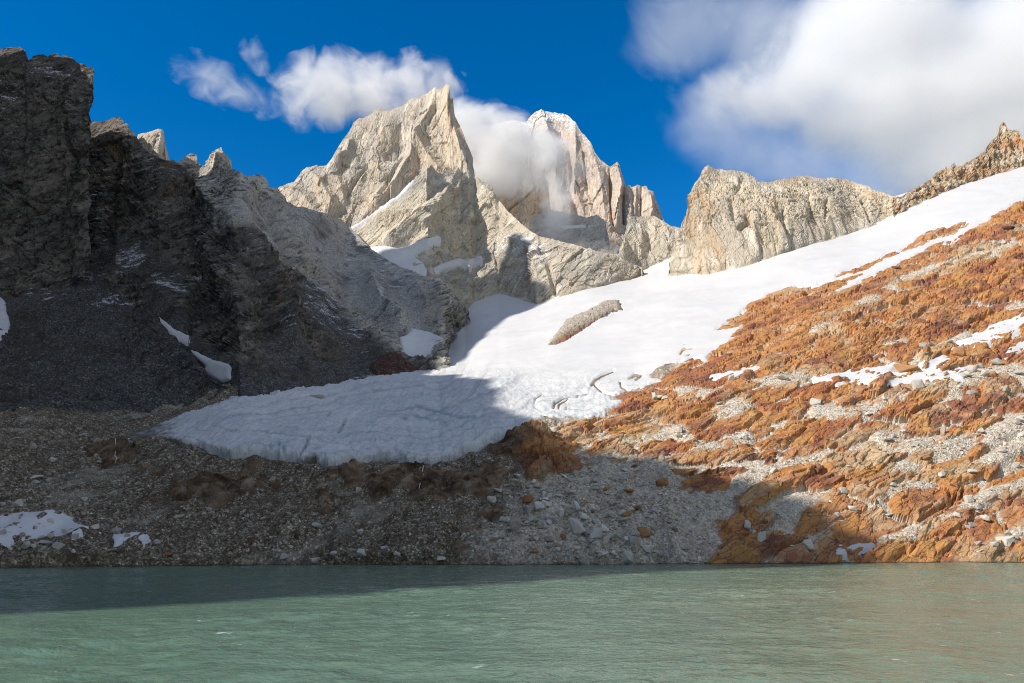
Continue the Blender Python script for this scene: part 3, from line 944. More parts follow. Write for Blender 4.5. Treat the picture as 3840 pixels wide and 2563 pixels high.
# --- dark mountain on the left with its scree --------------------------------------------------------------
CLIFF = z1([(-900, 150), (-500, 60), (-300, 120), (-100, 150), (0, 160), (50, 152), (150, 155), (192, 185), (197, 240), (220, 260), (250, 220), (310, 205), (355, 235), (365, 215), (425, 203), (440, 230), (470, 212), (530, 230), (585, 290),
            (640, 305), (665, 320), (700, 330), (706, 365), (709, 1150)])
CONE = [(-900, 1020), (-300, 1020), (60, 1120), (105, 1085), (200, 1075), (300, 1010), (380, 990), (434, 962), (500, 1060), (560, 1160), (620, 1240), (700, 1325), (800, 1425), (870, 1470)]
CONE_B = [(-900, 1575), (0, 1572), (400, 1572), (560, 1560), (800, 1515), (870, 1495)]
LEFT = (z1([(-900, 500), (0, 500), (500, 640), (640, 705), (760, 700), (815, 690), (820, 675), (870, 665), (905, 685), (910, 710), (945, 725), (950, 755), (1000, 800), (1014, 830), (1060, 900), (1150, 965), (1220, 988), (1235, 990), (1275, 985), (1300, 1000), (1345, 970), (1380, 950), (1430, 942), (1450, 960), (1455, 1005), (1480, 1015), (1500, 1028), (1600, 1045), (1700, 1062), (1770, 1072), (1820, 1095), (1900, 1092), (1940, 1110)])
        + z2([(0, 870), (20, 905), (80, 905), (130, 1000), (300, 1040), (460, 1090), (560, 1130), (640, 1210), (770, 1345), (900, 1430), (1000, 1480), (1170, 1550)]) + [(1630, 1052), (1665, 1062), (1716, 1123), (1745, 1145), (1757, 1200)])
LEFT_B = [(-900, 1150), (300, 1150), (434, 1080), (600, 1330), (750, 1480), (900, 1530), (1206, 1485), (1400, 1445), (1560, 1415), (1665, 1402), (1690, 1290), (1720, 1250), (1757, 1225)]


def left_y0(x, B):
    g = ground_y(x, np.maximum(B, curve(T1_TOP, x) + 3)) + 2
    return np.where(x < 900, np.interp(x, [-900, 300, 434, 600, 750, 900], [940, 905, 880, 770, 715, g[np.searchsorted(x, 899) - 1] if (x < 900).any() else 700]), g)


lm = Land(LEFT, LEFT_B, -700, 1757, 3.6, left_y0, [(-700, [60, 60]), (434, [42, 55, 62, 58]), (700, [40, 46, 50, 56]), (1000, [37, 40, 44, 52]), (1300, [36, 38, 37, 40]), (1500, [36, 42, 36, 36]), (1757, [35, 38])], 5, .03, 3)
q = lm.P0 @ axes3((.75, .35, .5), (.2, -1, .4)).T
SCREE = [[(1130, 800), (1240, 950), (1420, 1150), (1550, 1260)], [(1280, 870), (1450, 1000), (1560, 1150)], [(1050, 1330), (1250, 1420), (1450, 1400)], [(430, 960), (560, 1000), (640, 1060)], [(860, 1480), (1200, 1470), (1500, 1410)],
         [(1180, 1120), (1290, 1270), (1420, 1370)], [(960, 820), (1010, 900)], [(590, 1200), (700, 1340), (800, 1395), (880, 1440)]]
scr = np.zeros(lm.px.shape)
for s_ in SCREE:
    scr = np.maximum(scr, 1 - sstep(30, 105, line_d(lm.px, lm.py, s_) + 22 * fbm(lm.P0 / 40, 3, .6, 91)))
f1, e1 = facets(q / np.array([70, 32, 32]), 92)
f2, e2 = facets(q / np.array([24, 12, 12]), 93)
f3, e3 = facets(q / np.array([9, 5, 5]), 94)
lw = fbm(lm.P0 / 70, 4, .55, 90)
strat = lm.P0 @ axes3((.25, .3, 1), (0, -1, .3))[0]
rough = 4.0 * (ledges(strat / 26 + 1.6 * lw) - .5) + 1.8 * (ledges(strat / 9 + 4 * lw) - .5) + 3.2 * f1 + 2.6 * f2 + 1.5 * f3 + 8 * ridged(q / np.array([130, 50, 50]), 5, .5, 95) - 6
lm.h = rough * (1 - .93 * scr) * sstep(0, .06, lm.t) + .5 * facets(lm.P0 / 3, 96)[0] * scr
for ln, w, a in (([(610, 720), (700, 870), (820, 960), (900, 1120)], 90, 16), ([(750, 690), (870, 820), (960, 960), (1060, 1130), (1090, 1250)], 70, 22), ([(830, 520), (850, 640), (880, 740)], 40, 10), ([(960, 680), (900, 800), (860, 900)], 50, 10),
                 ([(600, 1130), (680, 1250), (760, 1340)], 110, 18), ([(1390, 1060), (1430, 1150), (1500, 1200)], 60, 16), ([(1640, 1070), (1660, 1140), (1680, 1180)], 40, 8), ([(1560, 1080), (1600, 1150)], 50, 10), ([(1160, 1220), (1240, 1260), (1310, 1290)], 50, 7),
                 ([(920, 640), (1010, 800), (1090, 960)], 45, -14), ([(440, 560), (420, 720), (400, 900)], 40, -12), ([(1030, 720), (1060, 800), (1150, 860)], 50, 14)):
    rib(lm, ln, w, a)
lm.finish()
palez = sstep(-50, 60, poly_sd(lm.px, lm.py, [(560, 430), (590, 590), (700, 640), (740, 680), (790, 760), (800, 880), (880, 900), (1050, 1000), (1250, 1150), (1450, 1330), (1650, 1400), (1800, 1300), (1800, 900), (1300, 700), (1000, 600), (700, 400)])
              + 35 * fbm(lm.P0 / 60, 4, .6, 97)) * (1 - .35 * sstep(-20, 40, poly_sd(lm.px, lm.py, [(1360, 1040), (1500, 1030), (1700, 1130), (1740, 1200), (1640, 1240), (1420, 1190)]))) * (1 - .6 * gauss(lm.px, lm.py, 1250, 1330, 160, 130))
och = np.zeros(lm.px.shape)
for (ox, oy, rr) in [(640, 750, 22), (800, 1018, 14), (870, 1090, 12), (1020, 980, 26), (1040, 1110, 16), (1030, 1170, 12), (420, 545, 20), (480, 590, 18), (310, 650, 16), (700, 700, 18), (620, 620, 14), (1260, 1325, 18), (1290, 1335, 12)]:
    och = np.maximum(och, sstep(.35, .7, gauss(lm.px, lm.py, ox, oy, rr * 1.6, rr) + .5 * fbm(lm.P0 / 9, 3, .6, 98)))
snw = np.full(lm.px.shape, .27) * sstep(1350, 1000, lm.py)
for (ox, oy, rx, ry, a) in [(370, 750, 70, 170, .45), (560, 730, 120, 60, .3), (500, 960, 70, 80, .5), (745, 1015, 40, 30, .55), (640, 1090, 90, 40, .45), (960, 870, 90, 120, .3), (1230, 1140, 120, 120, .35), (1340, 1230, 110, 80, .35), (1060, 1230, 80, 50, .35), (560, 900, 200, 120, .12),
                            (1150, 960, 60, 100, .3), (1290, 1230, 40, 60, .2), (1430, 1130, 30, 90, .4), (1400, 1420, 120, 30, .3)]:
    snw = np.maximum(snw, 1.15 * a * gauss(lm.px, lm.py, ox, oy, rx, ry))
lm_o = lm.mesh('mountain', MAT['dark'], dict(pale=palez, ochre=och * .6, scree=scr, snow=snw), back=260)
tag(lm_o, 'dark rocky mountainside with jagged crest, grey scree gullies and dusted snow', 'mountain', 'structure')

for lb, tp, bt_, a, b, sl_, set_ in (
        ('square-topped pale rock spire on the dark crest, sunlit along its edge', z1([(1000, 905), (1008, 830), (1014, 794), (1050, 790), (1085, 784), (1120, 780), (1150, 768), (1196, 767), (1204, 800), (1210, 900), (1220, 1000)]), [(505, 640), (630, 665)], 510.5, 622.5, [70, 78, 78, 70], 100),
        ('pale pointed rock spire with a bright sunlit flank on the dark crest', z1([(1480, 1060), (1500, 1028), (1540, 985), (1580, 940), (1612, 915), (1645, 893), (1652, 920), (1690, 970), (1698, 1010), (1706, 1075)]), [(745, 668), (880, 690)], 756.0, 870.0, [56, 62, 66], 35)):
    sp = Land(tp, bt_, a, b, 1.9, lambda x, B: ground_y(x, np.maximum(B, curve(LEFT, x) + 4), lm) + set_, [(a, sl_), (b, sl_)], 1.5, .08, 31)
    q = sp.P0 @ VERT.T
    sp.h = 2.4 * facets(q / np.array([40, 15, 15]), 271)[0] + 1.5 * facets(q / np.array([14, 6, 6]), 272)[0] + .9 * facets(q / 3.5, 273)[0]
    sp.h += 16 * (sp.px - a) / (b - a) * sstep(1, .8, (sp.px - a) / (b - a))
    sp.finish(.35)
    tag(sp.mesh('rock_spire', MAT['granite'], back=45, drop=1.6, skirt=20), lb, 'rock spire', 'thing', 'pale spires on the dark crest')

cl = Land(CLIFF, [(-900, 1095), (0, 1105), (120, 1120), (220, 1080), (380, 1015)], -700, 358, 3.6, [(-900, 858), (120, 852), (220, 860), (380, 872)], [(-700, [66, 64, 70, 66]), (361, [64, 72, 66, 64])], 4, .03, 5)
q = cl.P0 @ axes3((.25, .2, 1), (.1, -1, .3)).T
f1, e1 = facets(q / np.array([62, 52, 46]), 102)
f2, e2 = facets(q / np.array([25, 19, 18]), 103)
f3, e3 = facets(q / np.array([11, 6, 6]), 104)
lw = fbm(cl.P0 / 70, 4, .55, 100)
cl.h = 3.0 * (ledges(cl.P0[..., 2] / 30 + 2.5 * lw) - .5) + 4 * f1 + 2.8 * f2 + 1.7 * f3 + 8 * ridged(q / np.array([130, 50, 50]), 5, .5, 105) - 5 + 14 * sstep(230, 361, cl.px)
for ln, w, a in ((z1([(500, 740), (510, 900), (590, 1000), (440, 1250), (330, 1340), (180, 1420), (100, 1560)]), 16, -14), (z1([(640, 330), (520, 600), (480, 700)]), 60, 10), (z1([(0, 300), (200, 320), (400, 290), (640, 420)]), 30, -6), (z1([(560, 1340), (480, 1460), (460, 1560)]), 12, -10)):
    rib(cl, ln, w, a)
cl.finish()
cl_o = cl.mesh('cliff', MAT['dark'], dict(pale=0.12 * gauss(cl.px, cl.py, 150, 260, 150, 60), ochre=.0 * cl.px, scree=0 * cl.px, snow=.5 * gauss(cl.px, cl.py, 20, 350, 70, 70) + .4 * gauss(cl.px, cl.py, 200, 270, 150, 50) + .14), back=330, drop=1.3, drift=-.45)
tag(cl_o, 'tall dark cliff with a flat broken top, in shade above the scree', 'cliff', 'structure')

cn = Land(CONE, CONE_B, -700, 870, 3.6, lambda x, B: ground_y(x, B), [(-700, [35, 36, 37]), (870, [35, 36, 36])], 3, .03, 7)
f1, e1 = facets(cn.P0 / 4.5, 112)
f2, e2 = facets(cn.P0 / 2.2, 113)
cn.h = (1.0 * f1 + .6 * f2 + 3.0 * ridged((cn.P0 @ axes3((.1, .6, .78), (0, -.6, .8)).T) / np.array([90, 16, 16]), 3, .5, 115) + 3.5 * fbm(cn.P0 / np.array([40, 120, 120]), 3, .5, 114)) * sstep(0, .05, cn.t)
cn.h += 8 * np.exp(-((cn.px - 434 - (cn.py - 962) * .1) / 120) ** 2) * sstep(1, .6, cn.t) + 6 * np.maximum(0, 1 - line_d(cn.px, cn.py, [(434, 962), (250, 1100), (100, 1330)]) / 90)
cn.finish()
csn = np.zeros(cn.px.shape)
for (ox, oy, rx, ry, a) in [(60, 1000, 90, 60, .55), (110, 1060, 20, 50, .5), (250, 1030, 80, 22, .4), (580, 1120, 60, 40, .5), (420, 1150, 120, 40, .3), (200, 1110, 70, 50, .25), (470, 1010, 30, 40, .4), (350, 1060, 120, 30, .2)]:
    csn = np.maximum(csn, 1.35 * a * gauss(cn.px, cn.py, ox, oy, rx, ry))
cn_o = cn.mesh('scree_slope', MAT['dark'], dict(pale=0 * cn.px, ochre=0 * cn.px, scree=1 + 0 * cn.px, snow=csn), back=60, drop=.3)
tag(cn_o, 'dark grey scree cone spreading below the cliff to the moraine', 'scree', 'structure')

SN = dict(smooth=True, margin=9, ragged=2.5)
for lf, lb, pl in ((lm, 'thin curved snow strip along the edge of the dark scree cone, widening at its foot', z5([(1170, 715), (1290, 830), (1400, 900), (1500, 958), (1600, 1000), (1705, 1028), (1700, 1130), (1640, 1150), (1600, 1130), (1520, 1100), (1560, 1055), (1475, 990), (1372, 945), (1280, 880), (1180, 760)])),
                   (cn, 'bright snow patch at the outer edge of the dark scree, below the cliff', z5([(-300, 500), (0, 525), (40, 560), (50, 650), (75, 720), (60, 790), (0, 840), (-300, 860)])),
                   (lm, 'white snow patch in the gully between scree and glacier', z6([(1175, 630), (1240, 600), (1270, 560), (1330, 565), (1420, 600), (1480, 640), (1430, 680), (1390, 770), (1330, 770), (1200, 735)]))):
    o = overlay(lf, pl, 'snow_patch', MAT['snow'], 2.2, 14, **SN)
    if o:
        tag(o, lb, 'snow patch', 'thing', 'snow patches on the slopes')
o = overlay(lm, z6([(950, 850), (970, 820), (1040, 770), (1090, 750), (1150, 755), (1220, 790), (1270, 850), (1330, 870), (1300, 900), (1150, 930), (1080, 950), (1045, 940), (1050, 900), (1000, 900)]), 'rock_outcrop', MAT['red'], 6, 30, extra=rock_extra(1.6, 7.0, 121), smooth=False, margin=8)
tag(o, 'dark red rock outcrop at the foot of the scree beside the glacier', 'rock outcrop', 'thing')

# --- the far ring of peaks ----------------------------------------------------------------------------------
PEAK = z2([(-200, 1000), (0, 960), (60, 920), (100, 890), (160, 860), (200, 850), (260, 775), (300, 750), (370, 735), (440, 740), (480, 700), (510, 640), (560, 560), (600, 510), (630, 460), (640, 430), (680, 385), (740, 365), (780, 345), (800, 315), (830, 305),
           (860, 325), (900, 325), (1010, 285), (1030, 255), (1070, 240), (1100, 240), (1230, 175), (1250, 168), (1255, 190), (1300, 175), (1335, 150), (1360, 165), (1372, 200), (1362, 260), (1366, 300), (1390, 380), (1440, 470), (1460, 550), (1490, 600), (1510, 690), (1535, 800), (1545, 980)])
pk = Land(PEAK, [(880, 1000), (1800, 960)], 898, 1788, 3.2, [(880, 1400), (1300, 1500), (1790, 1540)], [(880, [50, 55]), (1200, [62, 70, 60, 55]), (1500, [60, 66, 68, 66]), (1790, [64, 72, 76])], 3, .04, 9)


def granite_relief(lf, s, ax, seed, big=14, med=6, sm=2.2, vert=9):
    q = lf.P0 @ ax.T
    f1, e1 = facets(q / (s * np.array([110, 40, 40])), seed)
    f2, e2 = facets(q / (s * np.array([42, 15, 15])), seed + 1)
    f3, e3 = facets(q / (s * np.array([14, 6, 6])), seed + 2)
    return .42 * big * f1 + .32 * med * f2 + .3 * sm * f3 - 1.5 * s * (1 - sstep(0, .07, e2)) - .6 * s * (1 - sstep(0, .1, e3)) + .55 * vert * (ridged(q / (s * np.array([260, 70, 70])), 3, .45, seed + 5) - .6)


pk.h = granite_relief(pk, 1.0, VERT, 131) * sstep(0, .05, pk.t)
for ln, w, a in ((z2([(1335, 160), (1380, 420), (1440, 620), (1500, 800)]), 60, 34), (z2([(1240, 180), (1230, 330), (1110, 500), (1080, 620), (1060, 700), (950, 860), (820, 1000)]), 40, 22), (z2([(1120, 560), (1200, 700), (1270, 790)]), 45, 24),
                 (z2([(620, 580), (600, 660), (470, 740)]), 26, 16), (z2([(640, 420), (560, 560), (480, 700)]), 50, 18), (z2([(300, 750), (420, 900), (470, 1040)]), 40, 14), (z2([(370, 740), (520, 830), (570, 1000)]), 30, 10),
                 (z2([(980, 430), (1000, 560), (960, 640), (880, 640)]), 46, -20), (z2([(720, 640), (740, 800), (880, 820)]), 70, -14), (z2([(1000, 660), (900, 830), (840, 960)]), 16, -12), (z2([(740, 700), (640, 860), (590, 960)]), 10, -8), (z2([(1250, 340), (1190, 430)]), 14, -10),
                 (z2([(100, 900), (250, 950), (330, 1050)]), 40, 12)):
    rib(pk, ln, w, a)
pk.finish()
o = pk.mesh('mountain_peak', MAT['granite'], back=340)
tag(o, 'pale granite peak with a leaning summit horn, cloud drifting behind it', 'mountain', 'structure')

TOWER = z3([(-500, 520), (-200, 380), (60, 300), (200, 240), (370, 210), (430, 203), (500, 214), (540, 210), (560, 180), (590, 160), (650, 142), (720, 145), (800, 145), (860, 180), (890, 220), (940, 290), (970, 310), (1015, 380), (1040, 450), (1080, 495), (1110, 510), (1150, 545),
            (1170, 540), (1200, 518), (1220, 550), (1260, 660), (1270, 690), (1290, 670), (1310, 690), (1350, 675), (1370, 685), (1420, 680), (1430, 720), (1470, 730), (1490, 790), (1520, 860), (1555, 945), (1600, 970), (1640, 985), (1680, 1000), (1760, 1120)])
tw = Land(TOWER, [(1400, 1000), (2000, 1020), (2340, 1010), (2620, 1000)], 1480, 2590, 3.2, [(1400, 2200), (2080, 2250), (2280, 2200), (2620, 2250)], [(1400, [60, 70]), (1900, [52, 70, 74, 70, 62]), (2250, [50, 72, 76, 74, 66]), (2600, [60, 66])], 4, .04, 11)
tw.h = granite_relief(tw, 1.5, VERT, 151, 20, 9, 3.4, 20) * sstep(0, .05, tw.t)
for ln, w, a in ((z3([(640, 150), (700, 350), (780, 480), (760, 700), (830, 880)]), 50, 40), (z3([(900, 230), (910, 480), (900, 700), (960, 870)]), 24, 22), (z3([(1010, 380), (1060, 560), (1100, 700), (1130, 1000)]), 30, 30), (z3([(1200, 525), (1220, 700), (1190, 1000)]), 26, 26),
                 (z3([(1260, 690), (1250, 800), (1255, 960)]), 9, -26), (z3([(1150, 560), (1150, 800), (1170, 1000)]), 9, -20), (z3([(1385, 690), (1380, 900)]), 8, -16), (z3([(1430, 740), (1450, 900)]), 24, 20), (z3([(850, 440), (870, 640)]), 10, -14), (z3([(940, 560), (1000, 760), (1040, 880)]), 12, -12),
                 (z3([(730, 240), (780, 260), (800, 330)]), 26, -16), (z3([(1290, 740), (1300, 900)]), 9, 12), (z3([(1340, 700), (1330, 900)]), 9, 10)):
    rib(tw, ln, w, a)
tw.finish()
tsn = .40 * (1 - sstep(170 / 1.96 + 350, 620 / 1.96 + 350, tw.py + .05 * (tw.px - 2050))) * (1 - sstep(2230, 2290, tw.px)) + .16
o = tw.mesh('mountain_peak', MAT['tower'], dict(snow=np.clip(tsn, 0, .75)), back=520)
tag(o, 'tallest granite tower with a snow-frosted rounded top, behind the drifting cloud', 'mountain', 'structure')

PILLAR = z3([(-100, 520), (200, 500), (400, 520), (560, 545), (640, 570), (660, 600), (690, 640), (700, 720), (706, 850), (716, 1060), (719, 1180)])
pi_ = Land(PILLAR, [(1600, 1020), (2080, 1020)], 1700, 2066, 3.2, [(1600, 2060), (2080, 2090)], [(1600, [70, 76, 74]), (2080, [72, 76, 74])], 3, .04, 13)
pi_.h = granite_relief(pi_, 1.2, VERT, 171, 9, 5, 2.2, 8)
rib(pi_, z3([(410, 860), (500, 790), (600, 710)]), 6, -9)
rib(pi_, z3([(640, 580), (690, 800), (710, 1050)]), 30, 16)
pi_.finish()
o = pi_.mesh('rock_pillar', mat_granite('orange_granite', (.50, .39, .28), (.52, .3, .15), (.56, .5, .41), (.43, .36, .29), .8), back=160)
tag(o, 'smooth orange-tinted granite pillar below the cloud, left of the frosted tower', 'mountain', 'structure')

SLABS = z3([(560, 920), (700, 860), (800, 872), (900, 890), (980, 905), (1060, 895), (1110, 930), (1130, 1010), (1150, 1100), (1200, 1110), (1240, 1140), (1300, 1180)])
sb = Land(SLABS, [(1900, 1040), (2400, 1040)], 1986, 2362, 3.2, [(1900, 1900), (2400, 1920)], [(1900, [52, 56, 50]), (2400, [52, 56, 50])], 3, .04, 15)
sb.h = granite_relief(sb, 1.0, DIAG, 181, 9, 5, 2, 8)
rib(sb, z3([(820, 890), (960, 920), (980, 950), (820, 960)]), 26, -14)
sb.finish()
ssn = .5 * gauss(sb.px, sb.py, 2155, 846, 60, 8) + .25
o = sb.mesh('rock_slabs', mat_granite('grey_slabs', (.46, .43, .395), (.46, .38, .30), (.56, .53, .49), (.38, .365, .345), .3, DIAG, True), dict(snow=ssn), back=160)
tag(o, 'grey slabby rock shoulder at the foot of the frosted tower', 'mountain', 'structure')
o = overlay(sb, z3([(808, 966), (880, 962), (972, 955), (965, 972), (930, 984), (880, 990), (830, 980)]), 'snow_patch', MAT['snow'], 4, 10, **SN)
if o:
    tag(o, 'small snow ledge below the frosted tower, under the drifting cloud', 'snow patch', 'thing', 'snow patches on the slopes')

BUTT = (z2([(380, 1330), (540, 1240), (700, 1150), (850, 1050), (980, 960), (1100, 840), (1150, 790), (1200, 735), (1240, 760), (1270, 790), (1300, 790), (1350, 765), (1390, 755), (1440, 790), (1480, 775), (1530, 815), (1590, 845), (1660, 880), (1690, 970), (1770, 1060), (1900, 1185)])
        + z3([(560, 1010), (640, 1050), (720, 1070), (830, 1100), (1000, 1140), (1130, 1180), (1180, 1183), (1215, 1185), (1300, 1250), (1400, 1290)]))
BUTT_B = [(1150, 1010), (1260, 1020), (1400, 1090), (1600, 1190), (1730, 1190), (1757, 1140), (1871, 1100), (1927, 1115), (2014, 1140), (2147, 1100), (2402, 1036), (2420, 1040)]


def butt_y0(x, B):
    g = ground_y(x, np.maximum(B, curve(T1_TOP, x) + 2)) - 4
    gv = g[np.searchsorted(x, 1780)]
    return np.where(x < 1780, np.interp(x, [1150, 1300, 1450, 1600, 1780], [1290, 1200, 1120, 1060, gv]), g)


bt = Land(BUTT, BUTT_B, 1190, 2410, 3.2, butt_y0, [(1190, [52, 52, 45]), (1400, [52, 44, 57, 54]), (1600, [50, 40, 58, 66, 62]), (1760, [52, 44, 64, 70, 66]), (1950, [58, 56, 52]), (2400, [60, 55])], 5, .05, 17)
bt.h = granite_relief(bt, .8, DIAG, 191, 10, 5, 2.0, 8) * sstep(0, .05, bt.t)
for ln, w, a in ((z2([(1200, 735), (1100, 870), (980, 1010), (850, 1090)]), 30, 10), (z2([(1390, 760), (1300, 900), (1180, 1080), (1000, 1230), (920, 1280)]), 40, 18), (z2([(1440, 800), (1360, 930), (1250, 1060), (1150, 1160)]), 18, 10), (z2([(1300, 860), (1200, 960), (1060, 1120)]), 14, -9),
                 (z2([(760, 1140), (900, 1100), (1100, 1090), (1180, 1060)]), 26, 10), (z2([(1540, 830), (1600, 900), (1680, 960)]), 20, 10), (z3([(330, 1230), (400, 1080), (560, 1120), (600, 1240)]), 50, 12), (z3([(40, 1290), (140, 1270), (240, 1220), (330, 1230)]), 30, 10),
                 (z3([(740, 1450), (730, 1380), (700, 1280)]), 14, -10), (z2([(840, 1330), (960, 1330), (1060, 1300)]), 20, -8)):
    rib(bt, ln, w, a)
bt.finish()
bsn = .25 * gauss(bt.px, bt.py, 1640, 960, 120, 40) + .42 * gauss(bt.px, bt.py, 1950, 930, 120, 60) + .3 * gauss(bt.px, bt.py, 1900, 1040, 100, 30) + .12 + .1 * gauss(bt.px, bt.py, 2100, 980, 200, 60)
o = bt.mesh('rock_buttress', MAT['butt'], dict(snow=bsn), back=200)
tag(o, 'sunlit pyramid buttress with a long spur running down to the snowfield', 'mountain', 'structure')
for lb, pl in (('slanting snow couloir between the granite peak and its buttress', z2([(540, 1245), (600, 1190), (690, 1140), (575, 1140), (620, 1105), (700, 1098), (760, 1075), (850, 1025), (950, 955), (1000, 895), (1060, 855), (1100, 843), (1095, 870), (1040, 930), (980, 985), (880, 1050), (800, 1095), (720, 1150), (620, 1215)])),
               ('snow basin half in shade at the foot of the pyramid buttress', z2([(700, 1330), (765, 1340), (850, 1330), (950, 1345), (1060, 1310), (1250, 1245), (1270, 1275), (1260, 1330), (1160, 1350), (1080, 1390), (1140, 1450), (1180, 1500), (1160, 1600), (1060, 1560), (900, 1500), (800, 1430)])),
               ('small shaded snow patch under the buttress, next to the larger snow basin', z2([(1240, 1470), (1330, 1440), (1400, 1420), (1480, 1450), (1600, 1420), (1590, 1470), (1500, 1510), (1340, 1500), (1260, 1515)]))):
    o = overlay(bt, pl, 'snow_patch', MAT['snow'], 4.5, 14, **SN)
    if o:
        tag(o, lb, 'snow patch', 'thing', 'snow patches on the slopes')

KNOB = z3([(1190, 1330), (1205, 1290), (1220, 1150), (1250, 1080), (1270, 1000), (1290, 940), (1310, 915), (1340, 905), (1420, 905), (1470, 900), (1520, 930), (1560, 950), (1620, 990), (1670, 1020), (1690, 1060), (1760, 1200)])
kb = Land(KNOB, [(2300, 1050), (2400, 1020), (2530, 960), (2600, 980)], 2308, 2595, 3.0, lambda x, B: ground_y(x, np.maximum(B, curve(T1_TOP, x) + 2)), [(2300, [66, 72, 55]), (2600, [60, 60])], 4, .05, 19)
kb.h = granite_relief(kb, .7, VERT, 211, 8, 4, 1.6, 8) * sstep(0, .06, kb.t)
kb.finish()
o = kb.mesh('rock_knob', MAT['butt'], dict(snow=.2 + 0 * kb.px), back=120)
tag(o, 'blunt grey rock knob beside the snow saddle', 'mountain', 'structure')

RIDGE = z4([(20, 985), (30, 970), (60, 850), (95, 720), (130, 640), (150, 560), (157, 490), (200, 410), (210, 380), (240, 357), (290, 370), (360, 375), (430, 385), (500, 405), (535, 440), (600, 450), (660, 430), (690, 420), (715, 430), (770, 410), (850, 412), (900, 420), (1000, 425), (1040, 425), (1130, 455),
            (1250, 500), (1340, 525), (1420, 530), (1480, 535), (1560, 600)])
rd = Land(RIDGE, [(2505, 1035), (2519, 1032), (2653, 1030), (2755, 1012), (2838, 988), (2914, 960), (3029, 922), (3144, 893), (3265, 852), (3329, 823), (3405, 791), (3500, 745)], 2512, 3480, 3.2, lambda x, B: ground_y(x, B), [(2500, [74, 76, 72]), (2700, [70, 70, 60, 45]), (3000, [66, 62, 50, 40]), (3480, [50, 48])], 4, .05, 21)
q = rd.P0 @ axes3((.8, .3, -.25), (.1, -1, .3)).T
rd.h = granite_relief(rd, .75, VERT, 221, 7, 4, 1.8, 8) * sstep(0, .05, rd.t)
fl, el = facets(q / np.array([30, 7, 7]), 229)
rd.h += (2.2 * fl - 2.0 * (1 - sstep(0, .12, el))) * sstep(.35, .6, rd.t + .25 * sstep(2800, 3300, rd.px))
for ln, w, a in ((z4([(430, 720), (470, 690), (500, 660), (470, 650)]), 14, -12), (z4([(240, 360), (160, 560), (110, 760), (60, 960)]), 50, 14), (z4([(450, 430), (380, 560), (400, 660)]), 20, -8), (z4([(1150, 560), (1180, 620), (1200, 670)]), 12, -8), (z4([(840, 520), (850, 650)]), 10, -6), (z4([(690, 600), (700, 740)]), 10, -6), (z4([(940, 560), (930, 660)]), 10, -6)):
    rib(rd, ln, w, a)
rd.finish()
o = rd.mesh('rock_ridge', MAT['ridge'], back=180)
tag(o, 'long pale cracked rock ridge with a steep prow above the snowfield', 'mountain', 'structure')

CREST = z4([(1330, 545), (1400, 518), (1430, 500), (1500, 460), (1560, 420), (1585, 385), (1600, 385), (1645, 355), (1660, 372), (1680, 340), (1690, 328), (1706, 358), (1730, 350), (1800, 310), (1870, 265), (1895, 215), (1925, 190), (1950, 160), (1955, 120), (1980, 90), (2020, 140), (2050, 128), (2080, 150), (2101, 205), (2180, 240),
            (2300, 120), (2600, -100), (3000, -200)])
cr = Land(CREST, z4([(1330, 660), (1420, 605), (1560, 540), (1740, 465), (1960, 395), (2101, 355), (2400, 250), (3000, 40)]), 3350, 4360, 3.2, lambda x, B: ground_y(x, np.maximum(B, curve(T1_TOP, x) + 2)), [(3350, [58, 55]), (4360, [60, 58])], 4, .06, 23)
q = cr.P0 @ axes3((.3, .2, .95), (.1, -1, .3)).T
f1, e1 = facets(q / np.array([26, 9, 9]), 241)
f2, e2 = facets(q / np.array([9, 4, 4]), 242)
cr.h = (5 * f1 + 2.4 * f2 + 5 * fbm(q / np.array([60, 25, 25]), 3, .5, 243) - 1.5 * (1 - sstep(0, .1, e1))) * sstep(0, .08, cr.t)
cr.finish()
o = cr.mesh('rock_crest', MAT['crest'], back=140)
tag(o, 'splintered rusty rock crest with a pinnacle above the snowfield', 'mountain', 'structure')

# --- the valley wall outside the picture that keeps the left side in shade -------------------------------------
WALLY = [(-1500, 640), (-900, 620), (-500, 600), (-350, 640), (-338, 681), (-324, 711), (-285, 750), (-240, 800), (-228, 900), (-178, 897), (-126, 875), (-63, 825), (22, 833), (186, 874), (330, 844), (388, 900), (538, 1039), (587, 1180), (638, 1175), (688, 1270),
         (765, 1290), (784, 960), (794, 880), (830, 880), (890, 910), (940, 915), (965, 900), (985, 885), (1005, 840), (1030, 700)]
wy = np.arange(-1500, 1031, 6.0)
wz = curve(WALLY, wy) + 14 * fbm(np.stack([wy / 60, 0 * wy, 0 * wy], -1), 5, .55, 251)
rows = []
for a, fz in ((-1.15, 0.0), (-.8, .35), (-.45, .65), (-.2, .86), (0, 1.0), (.05, .9), (.12, .72), (.2, .5), (.32, .28), (.46, .12), (.6, 0.0)):
    sc_ = np.clip(620 - .0 * wy, 100, 900)
    xx = -900 + a * sc_
    rows.append(np.stack([xx + 0 * wy, wy, wz * fz - 6], -1))
W_ = np.stack(rows)
W_[..., :2] += (fbm(W_ / 120, 4, .55, 261)[..., None] * 40) * np.array([1, .0]) * np.linspace(1, 1, len(rows))[:, None, None] * (np.abs(np.arange(len(rows)) - 4) > 0)[:, None, None]
wall = build('valley_wall', W_.reshape(-1, 3), grid_faces(len(rows), len(wy)), MAT['dark'], dict(pale=np.zeros(W_.size // 3), ochre=np.zeros(W_.size // 3), scree=np.zeros(W_.size // 3), snow=np.zeros(W_.size // 3)))
tag(wall, 'steep dark valley wall beside the lake, beyond the edge of the photo', 'mountain', 'structure')

# --- boulders and loose rubble ---------------------------------------------------------------------------------
import bmesh


